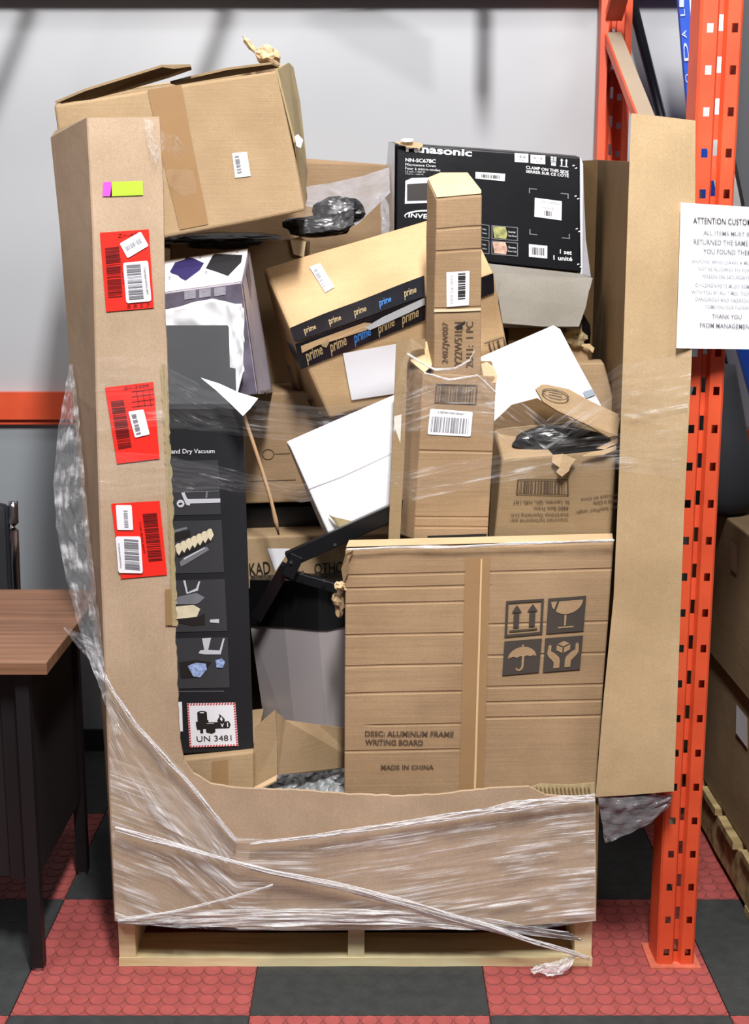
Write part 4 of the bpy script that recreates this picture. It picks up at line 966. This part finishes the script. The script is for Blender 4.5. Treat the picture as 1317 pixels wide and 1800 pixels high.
# --- thin wooden stick
v, f = tube(resample([(428, 728, 2.93), (456, 812, 2.935), (476, 876, 2.94), (490, 940, 2.95)], 8), [.0045]*7+[.006, .002], 8)
mk('wooden_stick', v, f, plain('raw_wood', (196, 160, 122), .6, var=.1), None, 'thin bare wooden stick hanging beside the tall vacuum box', 'stick', smooth=True)

# --- medium tall carton and the narrow carton standing in it
md_ = Carton('cardboard_box', 'tall brown carton in the middle wrapped in film, narrow carton sticking out of it', 'box',
    [(744, 655, 2.82), (873, 661, 2.82), (858, 950, 2.80), (728, 950, 2.80)], [(712, 628, 2.90), (866, 634, 2.90), (852, 940, 2.90), (698, 940, 2.90)], KRAFT2, r=.004, seg=10, amp=.0015, seed=10, skip=('top',), solid=.004,
    creases=[(.46, 0, 0, 1), (.86, 0, 0, 1), (.92, 0, 0, 1)])
f_ = md_.front
low = hexa([P(728, 952, 2.80), P(858, 952, 2.80), Vector((P(858, 952, 2.80).x, 2.80, .14)), Vector((P(728, 952, 2.80).x, 2.80, .14))], [P(728, 952, 2.80)+Vector((0, .15, 0)), P(858, 952, 2.80)+Vector((0, .15, 0)), Vector((P(858, 952, 2.80).x, 2.95, .14)), Vector((P(728, 952, 2.80).x, 2.95, .14))], .004, 4)
mk('lower_body', low[0], low[1], KRAFT2, md_.o)
bars(f_, [(766.7, 674), (840.4, 676.8), (837.7, 711.5), (764, 708)], 42, INKB, md_.o, frame=.035, off=.002)
l_ = decal(f_, [(756.9, 717.7), (831.5, 724), (827, 767.4), (751.5, 763)], LABEL, md_.o, 'barcode_label', .002, rc=.05)
bars(f_, [(759, 731), (826, 736), (823, 762), (756, 758)], 44, INKG, l_, off=.003)
text(f_, 'LPNRCA0C4AZBL7', [(816, 729.5), (770, 725.5), (770.5, 722), (816.5, 726)], INK, l_, off=.003)
poly(f_, [(752, 942), (856, 938), (856, 950), (752, 950)], INK, md_.o, 'black_print', off=.002)
slab('flap', [(846, 640, 2.83), (856, 636, 2.83), (868, 645, 2.83), (874, 660, 2.82), (873, 673, 2.818), (852, 672, 2.82)], .004, KRAFT_PALE, md_.o)
slab('flap', [(712, 626, 2.87), (748, 600, 2.89), (760, 600, 2.9), (762, 640, 2.85), (746, 655, 2.825)], .004, KRAFT_PALE, md_.o)
cs = slab('cardboard_sheet', [(697, 600, 2.84), (722, 594, 2.845), (748, 596, 2.85), (748, 612, 2.85), (724, 616, 2.84), (716, 640, 2.84), (711, 800, 2.83), (703, 952, 2.815), (683, 950, 2.815), (690, 780, 2.83), (694, 680, 2.84)], .012, KRAFT5, None, 'narrow upright cardboard sheet at the left side of the tall film-wrapped carton', 'cardboard sheet')
poly(Face(P(700, 650, 2.838), P(710, 650, 2.838), P(700, 850, 2.83)), [(693, 732), (706, 728), (700, 870), (693, 868)], plain('clear_tape_glare', (212, 208, 200), .2), cs, 'tape_glare', off=.002)  # tape shine painted on as a pale patch
nb = Carton('narrow_cardboard_box', 'long narrow brown carton standing upright in the tall carton, printed code along it', 'box',
    [(767, 350, 2.83), (848, 343, 2.83), (846, 700, 2.835), (762, 700, 2.835)], [(750, 314, 2.905), (824, 304, 2.905), (836, 690, 2.91), (748, 690, 2.91)], KRAFT2, r=.004, seg=10, amp=.0015, freq=14, seed=11, creases=[.15, .26, .545])
f_ = nb.front
poly(nb.top, [(752, 314), (774, 305), (822, 305), (846, 336), (846, 342), (768, 349)], KRAFT_PALE, nb.o, 'sealed_end', off=.003)
decal(nb.left, [(750, 315), (766, 350), (762, 690), (748, 688)], TAPE, nb.o, 'tape', .0015, 6) if False else None
l_ = decal(f_, [(785, 478), (825, 476), (824, 536.4), (785.7, 539.6)], LABEL, nb.o, 'barcode_label', .002, 2)
bars(f_, [(805, 479.5), (818, 479), (817.5, 527), (804.5, 528)], 34, INK, l_, along='v', off=.003)
text(f_, 'SHADE 22x61 WHITE', [(791, 534), (791.5, 482), (797, 482), (796.5, 534)], INKL, l_, off=.003)
text(f_, '240ZJW007', [(777, 638), (778, 566), (791, 566), (790, 638)], INKB, nb.o, off=.002, bold=.005)
text(f_, 'Y22W51LN', [(798.5, 642), (799, 565), (812.5, 565), (812, 642)], INKB, nb.o, off=.002, bold=.005)
text(f_, '2U11:  1 PC', [(819, 645), (819.5, 565), (832.5, 565), (832, 645)], INKB, nb.o, off=.002, bold=.005)
poly(f_, [(801, 574), (806, 571), (816, 564), (819, 566), (812, 571), (814, 577), (810, 576), (803, 578)], INK, nb.o, 'marker_scribble', off=.0026)
decal(f_, [(764, 544), (846, 542), (846, 546), (764, 549)], plain('clear_strap', (214, 196, 164), .2), nb.o, 'clear_strap', .003, 6)

# --- torn open carton, right
tb = Carton('cardboard_box', 'torn open brown carton with upside-down black printing at the right', 'box',
    [(884, 808, 2.82), (1084, 788, 2.80), (1072, 960, 2.80), (868, 960, 2.82)], [(868, 752, 2.93), (1092, 730, 2.93), (1086, 950, 2.93), (860, 950, 2.93)], KRAFT5, r=.006, seg=10, amp=.003, seed=12, skip=('top',), solid=.005)
f_ = tb.front
q0, q1 = P(868, 962, 2.82), P(1070, 962, 2.80)
low = hexa([q0, q1, Vector((q1.x, 2.80, .14)), Vector((q0.x, 2.82, .14))], [q0+Vector((0, .11, 0)), q1+Vector((0, .12, 0)), Vector((q1.x, 2.92, .14)), Vector((q0.x, 2.93, .14))], .005, 4)
mk('lower_body', low[0], low[1], KRAFT5, tb.o)
bars(f_, [(911, 842), (999, 841), (999, 870), (908, 868)], 44, INKB, tb.o, frame=.03, off=.003)
def up(x0, y0, x1, y1, sk=0): return [(x1, y1+sk), (x0, y1), (x0, y0), (x1, y0+sk)]
for s_, q in (('St. Laurent, QC, H4S-1A7', up(903, 877.5, 1000, 885)), ('4400 Bois Franc', up(938, 889.5, 999, 896)), ('SharkNinja Operating LLC', up(898, 900, 999, 907)), ('Imported by/Importé par:', up(896, 909.5, 997, 916)),
              ('Fabriqué en Chine', up(1020, 874, 1084, 880, -8)), ('Made in China', up(1042, 881, 1084, 888, -4)), ('For Sale/Pour usage:', up(1012, 897, 1084, 904, -10))):
    text(f_, s_, q, INKB, tb.o, off=.003, bold=.008)
slab('flap', [(868, 762, 2.92), (940, 765, 2.92), (950, 775, 2.91), (973, 800, 2.83), (930, 806, 2.82), (886, 810, 2.82), (872, 780, 2.9)], .005, KRAFT3, tb.o)
rf = slab('flap', [(942, 684, 2.86), (952, 676, 2.86), (962, 676, 2.86), (1000, 684, 2.86), (1040, 706, 2.84), (1088, 728, 2.82), (1086, 766, 2.80), (1070, 768, 2.80), (1030, 745, 2.80), (980, 722, 2.82), (955, 706, 2.84)], .005, KRAFT3, tb.o)
rff = Face(P(942, 684, 2.856), P(1088, 728, 2.816), P(980, 722, 2.816))
shapes(rff, [(952, 682), (1000, 692), (1000, 710), (952, 700)], [[ell(.5, .5, .5, .5, 20)[k], ell(.5, .5, .5, .5, 20)[(k+1) % 20], ell(.5, .5, .44, .42, 20)[(k+1) % 20], ell(.5, .5, .44, .42, 20)[k]] for k in range(20)]+[[(.3, .2), (.7, .2), (.7, .28), (.3, .28)], [(.25, .4), (.75, .4), (.75, .5), (.25, .5)], [(.3, .65), (.7, .65), (.7, .72), (.3, .72)]], INKB, rf, 'oval_print', off=.006)
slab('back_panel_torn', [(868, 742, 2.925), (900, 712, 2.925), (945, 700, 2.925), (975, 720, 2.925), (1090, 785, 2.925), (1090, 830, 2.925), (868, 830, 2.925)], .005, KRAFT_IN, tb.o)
slab('torn_scrap', [(972, 800, 2.80), (990, 798, 2.79), (1012, 808, 2.79), (1004, 818, 2.79), (1000, 828, 2.79), (988, 838, 2.79), (978, 830, 2.79), (984, 822, 2.79), (970, 812, 2.80)], .004, KRAFT_PALE, tb.o)
slab('torn_scrap', [(1024, 802, 2.79), (1060, 800, 2.79), (1084, 790, 2.79), (1084, 784, 2.79), (1060, 792, 2.79), (1040, 796, 2.79)], .004, KRAFT_PALE, tb.o)
slab('torn_scrap', [(1048, 788, 2.81), (1086, 770, 2.80), (1086, 778, 2.80), (1062, 790, 2.80)], .004, KRAFT3, tb.o)
crumple('dark_lump', P(985, 782, 2.885), .075, BLACKP, 'black lump added to darken the torn open carton at the right', 'bag', seed=44, sx=1.45, sy=.35, sz=.55, amp=.16, n=4)  # lump added to blacken the carton's interior in place of shade
tbx = Carton('cardboard_box', 'light brown carton behind the plain white carton near the right wall of the bin', 'box', [(985, 639, 3.08), (1062, 637, 3.08), (1087, 735, 3.06), (1000, 760, 3.06)], [(985, 632, 3.2), (1058, 631, 3.2), (1080, 735, 3.2), (1000, 750, 3.2)], KRAFT3, seed=22)

# --- writing board carton (front)
wr = Carton('writing_board_box', 'wide flat brown carton with four black handling symbols, standing at the front of the bin', 'box',
    [(607, 966, 2.70), (1080, 954, 2.71), (1046, 1412, 2.645), (605, 1420, 2.645)], [(612, 951, 2.785), (1078, 938, 2.79), (1046, 1400, 2.73), (605, 1400, 2.73)], KRAFT2, r=.004, seg=16, amp=.0012, freq=5, seed=23,
    creases=[(.10, 0, .0, .5), (.15, 0, 0, .5), (.21, 0, 0, .49), (.10, 0, .55, 1), (.33, 0, 0, .49), (.45, 0, 0, .49), (.555, 0, 0, .49), (.68, 0, .1, .49), (.30, 0, .55, 1), (.42, 0, .55, 1), (.54, 0, .55, 1), (.60, 0, .55, 1), (.66, 0, .55, 1), (.78, 0, .0, .49)])
f_ = wr.front
poly(wr.top, [(614, 952), (1076, 940), (1078, 952), (609, 964)], KRAFT_PALE, wr.o, 'pale_top_edge', off=.003)
decal(f_, [(818, 980), (862, 978), (849, 1408), (807, 1410)], TAPE, wr.o, 'tape', .0022, 10)
decal(f_, [(845, 982), (848, 982), (836, 1408), (832, 1408)], plain('tape_seam', (206, 176, 134), .3), wr.o, 'tape_seam', .0032, 8)
Q1 = [(889.7, 1056), (956.5, 1052), (953.5, 1114.4), (886.7, 1120)]; Q2 = [(963.8, 1052), (1030.7, 1047), (1025.8, 1109), (960, 1114)]
Q3 = [(886.7, 1127), (953, 1122), (948, 1181), (883, 1186.7)]; Q4 = [(958.4, 1121.7), (1025.2, 1117), (1019.7, 1176.4), (954.7, 1181.3)]
SY = plain('symbol_ink', (62, 54, 48), .6)
s_ = shapes(f_, Q1, [[(0, 0), (1, 0), (1, .07), (0, .07)], [(0, .93), (1, .93), (1, 1), (0, 1)], [(0, .07), (.07, .07), (.07, .93), (0, .93)], [(.93, .07), (1, .07), (1, .93), (.93, .93)],
    [(.16, .34), (.29, .13), (.43, .34)], [(.22, .37), (.37, .37), (.37, .76), (.22, .76)], [(.57, .34), (.71, .13), (.85, .34)], [(.63, .37), (.79, .37), (.79, .76), (.63, .76)], [(.12, .82), (.86, .82), (.86, .86), (.12, .86)]], SY, wr.o, 'arrows_symbol', .003)
s_ = shapes(f_, Q2, [[(0, 0), (1, 0), (1, 1), (0, 1)]], SY, wr.o, 'glass_symbol', .003)
bowl = [(.30, .10), (.92, .10)]+[(.5+.42*math.cos(math.radians(a)), .10+.38*math.sin(math.radians(a))) for a in range(10, 121, 12)]+[(.22, .38)]
shapes(f_, Q2, [bowl, [(.08, .10), (.24, .10), (.17, .33), (.11, .24)], [(.46, .50), (.51, .50), (.51, .80), (.46, .80)], [(.30, .83), (.72, .83), (.72, .87), (.30, .87)]], KRAFT2, s_, 'glass_shape', .0042)
s_ = shapes(f_, Q3, [[(0, 0), (1, 0), (1, 1), (0, 1)]], SY, wr.o, 'umbrella_symbol', .003)
um = [(.12, .52)]+[(.50-.38*math.cos(math.radians(a)), .52-.32*math.sin(math.radians(a))) for a in range(15, 166, 15)]+[(.88, .50), (.80, .47), (.72, .50), (.64, .46), (.54, .50), (.46, .47), (.36, .51), (.27, .47), (.19, .49)]
hk = [(.50, .48), (.56, .48), (.56, .80), (.53, .87), (.46, .91), (.38, .89), (.34, .82), (.38, .81), (.42, .85), (.47, .84), (.50, .78)]
shapes(f_, Q3, [um, hk, ell(.50, .165, .03, .03, 10)], KRAFT2, s_, 'umbrella_shape', .0042)
s_ = shapes(f_, Q4, [[(0, 0), (1, 0), (1, 1), (0, 1)]], SY, wr.o, 'hands_symbol', .003)
hl = [(.10, .24), (.15, .20), (.18, .24), (.18, .40), (.28, .46), (.40, .58), (.43, .66), (.43, .90), (.27, .90), (.27, .72), (.12, .55), (.08, .46)]
hr = [(1-x, y-.01) for x, y in hl]
shapes(f_, Q4, [hl, hr, [(.50, .12), (.66, .20), (.50, .28), (.34, .20)], [(.32, .23), (.48, .31), (.48, .47), (.32, .38)], [(.68, .23), (.52, .31), (.52, .47), (.68, .38)]], KRAFT2, s_, 'hands_shape', .0042)
text(f_, 'DESC: ALUMINUM FRAME', [(642, 1283.5), (798, 1285), (797, 1294), (642, 1293)], INKB, wr.o, bold=.02, off=.003)
text(f_, 'WRITING BOARD', [(642, 1298.5), (744, 1299.5), (744, 1309), (642, 1308)], INKB, wr.o, bold=.02, off=.003)
text(f_, 'MADE IN CHINA', [(670, 1343.5), (762.5, 1344), (762.5, 1351.5), (670, 1352)], INKB, wr.o, bold=.02, off=.003)
crumple('torn_corner', P(597, 1060, 2.72), .022, KRAFT3, parent=wr.o, seed=31, sx=.55, sz=1.1, sy=.8, amp=.6)
crumple('torn_corner', P(600, 1030, 2.70), .014, KRAFT_PALE, parent=wr.o, seed=33, sx=.8, sz=.6, amp=.6)
slab('torn_corner', [(607, 975, 2.69), (620, 968, 2.69), (612, 985, 2.685), (610, 1010, 2.685), (604, 1025, 2.69), (600, 1000, 2.70)], .004, KRAFT2, wr.o)
q_ = Face(P(940, 1380, 2.63), P(1040, 1380, 2.63), P(940, 1400, 2.63))
for k in range(15):
    poly(q_, [(935+k*7, 1384), (938+k*7, 1384), (942+k*7, 1402), (939+k*7, 1402)], KRAFT_IN, wr.o, 'bared_flute', off=0) if k > 0 else None
slab('torn_core', [(925, 1386, 2.634), (950, 1378, 2.634), (1000, 1380, 2.634), (1046, 1376, 2.634), (1046, 1406, 2.632), (960, 1402, 2.632)], .003, KRAFT_TORN, wr.o)

# --- torn L-shaped cardboard flap at the bottom
tf_ = slab('cardboard_offcut', [(447, 1279, 2.72), (484, 1247, 2.70), (487, 1300, 2.70), (487, 1363, 2.69), (446, 1384, 2.70)], .005, KRAFT3, None, 'torn piece of brown cardboard folded upright in front of the steel trash can', 'cardboard piece')
o = slab('right_half', [(486, 1252, 2.70), (495, 1258, 2.71), (502, 1266, 2.72), (560, 1274, 2.80), (640, 1284, 2.84), (640, 1345, 2.84), (560, 1357, 2.79), (489, 1362, 2.70)], .005, KRAFT3, tf_)
slab('curled_edge', [(446, 1384, 2.69), (487, 1362, 2.685), (484, 1372, 2.66), (456, 1386, 2.665)], .003, KRAFT_PALE, tf_)

# --- paper notice on the rack
NF = Face(P(1200, 360, 2.578), P(1420, 376, 2.635), P(1190, 612, 2.578))
nq = [(1197, 356), (1440, 372), (1440, 616), (1189, 612)]
V = []; F = []; n_ = 10
for j in range(n_+1):
    for i in range(n_+1):
        u, v = i/n_, j/n_; x, y = bil(nq, u, v); V.append(NF.hit(x, y, .0012*math.sin(v*3)*(1-u)**3))
for j in range(n_):
    for i in range(n_): F.append((j*11+i, j*11+i+1, (j+1)*11+i+1, (j+1)*11+i))
nt_ = mk('paper_notice', V, F, PAPER, None, 'white printed paper notice taped to the orange rack post', 'notice', smooth=True)
for full, vis, x0, y0, y1, x1, ink in (('ATTENTION CUSTOMERS', 16, 1218, 382, 393, 1318, INK), ('ALL ITEMS MUST BE', 16, 1236, 405.5, 412.5, 1317, INKG), ('RETURNED THE SAME WAY', 17, 1219, 420, 429, 1317, INKG), ('YOU FOUND THEM', 14, 1236, 437, 445.5, 1320, INKG),
    ('ANYONE WHO LEAVES A MESS WILL', 23, 1216, 455.5, 461.5, 1317, INKL), ('NOT BE ALLOWED TO VIEW IN', 22, 1227, 468.5, 474.5, 1317, INKL), ('PERSON ON SATURDAYS', 19, 1234, 481.5, 488, 1317, INKL),
    ('CHILDREN/PETS MUST REMAIN', 22, 1222, 497, 503.5, 1317, INKL), ('WITH YOU AT ALL TIMES. THERE ARE', 27, 1215, 509, 515.5, 1317, INKL), ('DANGEROUS AND HAZARDOUS', 21, 1222, 521.5, 528, 1317, INKL), ('ITEMS ON OUR FLOOR', 18, 1239, 535, 541, 1316, INKL), ('THANK YOU', 9, 1251, 551.5, 559, 1303, INKG), ('FROM MANAGEMENT', 14, 1230, 567, 575, 1317, INKG)):
    xe = x0+(x1-x0)*len(full)/vis; sk = (xe-x0)*.03
    text(NF, full, [(x0, y0), (xe, y0+sk), (xe, y1+sk), (x0, y1)], ink, nt_, off=.0021, bold=.006)
# ================================================================== stretch film
FILM = filmmat('stretch_film', .07, .95, .25, .43, 2.6, 120, (.93, .92, .93), .14, .9)
FILMW = filmmat('gathered_film', .35, .95, .18, .40, 10, 200, (.95, .95, .96), .2, .9)
FILMC = filmmat('clear_film', .03, .62, .30, .50, 5, 120, (.9, .9, .92), .1, 1.0)
FILMX = filmmat('crinkled_film', .10, .8, .24, .46, 14, 70, (.9, .9, .93), .12, 1.0)
fy = FY-.012
st = empty('stretch_wrap', (-.04, 2.6, .1), 'clear stretch film wrapped around the foot of the cardboard bin', 'plastic wrap')
strip('film_layer', [(192, 1330, fy), (300, 1370, fy), (415, 1470, fy), (560, 1472, fy), (700, 1452, fy), (860, 1424, fy), (960, 1408, fy), (1046, 1400, fy)],
      [(203, 1618, fy), (300, 1630, fy), (415, 1636, fy), (560, 1636, fy), (700, 1634, fy), (860, 1634, fy), (960, 1632, fy), (1046, 1618, fy)], FILM, 90, 60, st, amp=.006, su=4, sv=46, seed=2)
strip('film_layer', [(186, 1190, fy), (230, 1250, fy), (300, 1330, fy), (360, 1400, fy), (418, 1478, fy)],
      [(195, 1390, fy), (215, 1400, fy), (270, 1440, fy), (340, 1480, fy), (400, 1520, fy)], FILM, 60, 30, st, amp=.006, su=4, sv=18, seed=6)
# gathered upper edge and twisted strand
ROPE, n, b = nt('twisted_film'); b.inputs['Base Color'].default_value = (.86, .84, .86, 1); b.inputs['Roughness'].default_value = .25
b.inputs['Alpha'].default_value = .62
bump(n, b, noisen(n, 1, 4, mapscale=(40, 40, 260)), .9, .004)
def strand(path, w, par, n=4, r=.0011, seed=0, ramp_=0, name='twisted_strand'):
    pts = [P(*p) for p in path]; N = 60
    base = resample(pts, N); parts = []
    for k in range(n):
        q = []; rr = []
        for i, p in enumerate(base):
            g = min(1, i/N/ramp_) if ramp_ else 1
            ww = w*g*(.55+.45*noise.noise(Vector((i*.13, seed, 5))))
            a = i*.10+k*6.283/n+seed
            q.append(p+Vector((0, -abs(math.sin(a))*w*.3, math.cos(a)*ww*.5))); rr.append(r*(.55+.9*abs(noise.noise(Vector((i*.3, k, seed)))))*(1 if g > .2 else .7))
        parts.append(tube(q, rr, 6))
    v, f = join(parts); mk(name, v, f, ROPE, par, smooth=True)
    dz = lambda i: w*.5*(.6+.4*noise.noise(Vector((i*.13, seed, 5))))*(min(1, i/N/ramp_) if ramp_ else 1)
    V, F, UV = [], [], []; L = 0
    for i, p in enumerate(base):
        if i: L += (p-base[i-1]).length
        for j in range(7):
            t = j/6*2-1; V.append(p+Vector((0, -.002*(1-t*t)-abs(noise.noise(Vector((i*.4, j*1.3, seed))))*w*.25, t*dz(i)))); UV.append((L, j/6*w))
    for i in range(N):
        for j in range(6): k = i*7+j; F.append((k, k+1, k+8, k+7))
    mk(name, V, F, FILMW, par, smooth=True, uvs=UV)
strand([(440, 1481, fy-.006), (560, 1468, fy-.006), (700, 1449, fy-.006), (850, 1426, fy-.008), (960, 1408, fy-.008), (1046, 1402, fy-.006)], .030, st, 5, .0012, 1, .5, 'gathered_edge')
strand([(203, 1456, fy-.012), (330, 1492, fy-.012), (470, 1530, fy-.014), (600, 1556, fy-.014), (740, 1592, fy-.012), (850, 1624, fy-.010), (930, 1652, 2.60), (1000, 1672, 2.61), (1036, 1684, 2.635)], .018, st, 4, .0013, 4)
strand([(440, 1526, fy-.008), (600, 1562, fy-.008), (760, 1606, fy-.008), (870, 1636, fy-.008), (950, 1660, 2.60)], .012, st, 3, .0010, 9)
strand([(208, 1618, fy-.01), (300, 1604, fy-.01), (400, 1580, fy-.01), (480, 1556, fy-.01)], .012, st, 3, .0004, 12)
strip('loose_tail', [(1008, 1668, 2.625), (996, 1680, 2.62), (975, 1690, 2.61), (950, 1694, 2.61), (932, 1702, 2.61)], [(1012, 1680, 2.625), (1004, 1698, 2.61), (988, 1712, 2.60), (968, 1714, 2.595), (934, 1706, 2.60)], FILMW, 24, 10, st, amp=.012, su=9, sv=9, seed=7)
strip('film_layer', [(205, 1612, fy-.004), (320, 1600, fy-.004), (500, 1596, fy-.004), (700, 1598, fy-.004), (850, 1612, fy-.004), (1000, 1638, fy)], [(208, 1622, fy-.004), (320, 1630, fy-.004), (500, 1626, fy-.004), (700, 1624, fy-.004), (850, 1634, fy-.004), (1030, 1655, fy+.01)], FILMW, 70, 20, st, amp=.008, su=6, sv=20, seed=12)

# loose film on the left side
lf = empty('loose_film', P(150, 1300, 2.62), 'crinkled clear film hanging loose off the left side of the cardboard bin', 'plastic wrap')
strip('film_sheet', [(122, 640, 2.72), (114, 690, 2.70), (102, 760, 2.69), (94, 850, 2.68), (100, 930, 2.67), (115, 1010, 2.66), (135, 1090, 2.65), (160, 1170, 2.63), (184, 1230, 2.61), (200, 1290, 2.60)],
      [(128, 640, 2.72), (136, 700, 2.71), (143, 770, 2.70), (150, 850, 2.70), (157, 930, 2.69), (166, 1010, 2.68), (176, 1090, 2.66), (186, 1170, 2.63), (194, 1230, 2.61), (215, 1290, 2.60)], FILMX, 120, 26, lf, amp=.014, su=22, sv=12, seed=14)
strip('film_sheet', [(113, 1102, 2.62), (128, 1108, 2.62), (150, 1116, 2.62), (170, 1130, 2.62)], [(113, 1104, 2.62), (130, 1130, 2.62), (156, 1158, 2.62), (182, 1200, 2.62)], FILMX, 20, 12, lf, amp=.008, seed=15)
strand([(186, 1190, 2.605), (205, 1225, 2.604), (240, 1275, 2.604), (290, 1330, 2.604), (340, 1385, 2.604), (416, 1480, 2.604)], .022, lf, 4, .0011, 5, 0, 'gathered_edge')

# bands across the opening
bd = empty('film_band', P(500, 740, 2.7), 'clear film band stretched across the opening at the height of the white carton', 'plastic wrap')
strip('film_sheet', [(168, 628, 2.608), (285, 622, 2.608), (300, 648, 2.62), (360, 680, 2.66), (440, 702, 2.70), (560, 716, 2.74), (690, 700, 2.75), (780, 668, 2.77), (874, 672, 2.77), (960, 740, 2.74), (1090, 640, 2.60), (1216, 620, 2.58)],
      [(170, 760, 2.608), (285, 748, 2.608), (300, 752, 2.62), (360, 758, 2.66), (440, 768, 2.70), (560, 780, 2.74), (690, 760, 2.75), (780, 755, 2.77), (874, 775, 2.77), (960, 800, 2.74), (1090, 730, 2.60), (1206, 760, 2.58)], FILMC, 110, 26, bd, amp=.01, su=9, sv=16, seed=18)
poly(Face(P(360, 660, 2.72), P(450, 660, 2.72), P(400, 730, 2.66)), [(353, 664), (385, 674), (420, 690), (454, 700), (440, 718), (427, 731), (408, 712), (380, 686)], plain('film_highlight_white', (236, 236, 240), .2), bd, 'film_highlight', off=0)  # reflected highlight of the film, painted as an opaque white patch
b2 = empty('film_band', P(450, 850, 2.7), 'lower narrow clear film band crossing the vacuum box text', 'plastic wrap')
strip('film_sheet', [(172, 790, 2.608), (290, 800, 2.61), (360, 812, 2.66), (440, 834, 2.72), (520, 852, 2.76), (690, 830, 2.76), (728, 826, 2.79), (866, 800, 2.78), (980, 775, 2.76), (1088, 762, 2.60), (1200, 748, 2.58)],
      [(175, 880, 2.608), (290, 868, 2.61), (360, 862, 2.66), (440, 866, 2.72), (530, 882, 2.76), (690, 846, 2.76), (728, 880, 2.79), (866, 850, 2.78), (980, 832, 2.76), (1088, 825, 2.60), (1196, 840, 2.58)], FILMC, 110, 22, b2, amp=.01, su=8, sv=14, seed=19)
# wrap gathered round the join of the two brown cartons
jn = empty('film_wrap', P(790, 650, 2.76), 'clear film bunched around the base of the long narrow carton', 'plastic wrap')
strip('film_sheet', [(700, 640, 2.79), (722, 612, 2.79), (745, 640, 2.79), (790, 652, 2.79), (845, 625, 2.79), (865, 640, 2.79), (876, 690, 2.80)], [(712, 690, 2.79), (732, 700, 2.79), (748, 704, 2.79), (790, 712, 2.79), (845, 706, 2.79), (868, 712, 2.79), (876, 760, 2.80)], FILMC, 60, 26, jn, amp=.014, su=12, sv=10, seed=21)
strand([(716, 622, 2.80), (745, 640, 2.785), (765, 650, 2.785), (800, 648, 2.785), (825, 634, 2.785), (834, 618, 2.785)], .009, jn, 3, .0005, 6, 0, 'film_fold')
strand([(745, 655, 2.785), (790, 668, 2.785), (840, 660, 2.785), (872, 690, 2.79)], .008, jn, 3, .0004, 7, 0, 'film_fold')

tb1 = empty('clear_tape_strips', P(300, 300, 2.9), 'crumpled clear tape stuck between the bin strip and the big upper left carton', 'tape')
strip('tape_strip', [(252, 206, 2.605), (268, 214, 2.605), (286, 232, 2.66), (310, 238, 2.90), (332, 262, 2.955)], [(262, 262, 2.605), (276, 290, 2.605), (288, 262, 2.66), (305, 276, 2.90), (318, 276, 2.955)], FILMX, 26, 12, tb1, amp=.01, su=6, sv=8, seed=31)
strip('tape_strip', [(283, 300, 2.96), (310, 296, 2.96), (340, 300, 2.96)], [(286, 312, 2.96), (320, 345, 2.96), (346, 338, 2.96)], FILMC, 16, 8, tb1, amp=.006, su=6, sv=8, seed=32)
strand([(610, 966, 2.685), (700, 962, 2.69), (800, 962, 2.69), (900, 956, 2.69), (1000, 953, 2.69), (1080, 950, 2.69)], .010, tb1 if False else bd, 3, .0006, 15, 0, 'film_fold')
# crumpled film in the bottom of the bin
strip('crumpled_film', [(440, 1362, 2.90), (480, 1352, 2.90), (540, 1342, 2.92), (605, 1335, 2.92), (680, 1335, 2.92)], [(440, 1398, 2.66), (480, 1400, 2.66), (540, 1402, 2.66), (605, 1405, 2.66), (680, 1405, 2.66)], filmmat('crumpled_clear', .35, .95, .16, .40, 70, 70, (.62, .65, .68), .1, 1.0), 60, 30, None, 'heap of crumpled clear film at the bottom of the opening', 'plastic wrap', amp=.05, su=14, sv=14, seed=25)
# dark clear bag scrap under the right flap
SC = plain('dark_glossy_bag', (74, 68, 74), .12, spec=.8, var=.15, vscale=18, bmp=.5, bscale=12)
strip('plastic_bag', [(1052, 1402, 2.60), (1085, 1402, 2.60), (1115, 1400, 2.60), (1150, 1396, 2.60), (1182, 1396, 2.60)], [(1063, 1482, 2.60), (1075, 1478, 2.60), (1110, 1462, 2.60), (1145, 1446, 2.60), (1180, 1412, 2.60)], filmmat('smoky_bag', .55, .95, .15, .40, 12, 40, (.20, .19, .20), .08, 1.0), 24, 14, None, 'scrap of glossy clear plastic bag hanging under the right cardboard flap', 'bag', amp=.012, su=5, sv=8, seed=27)
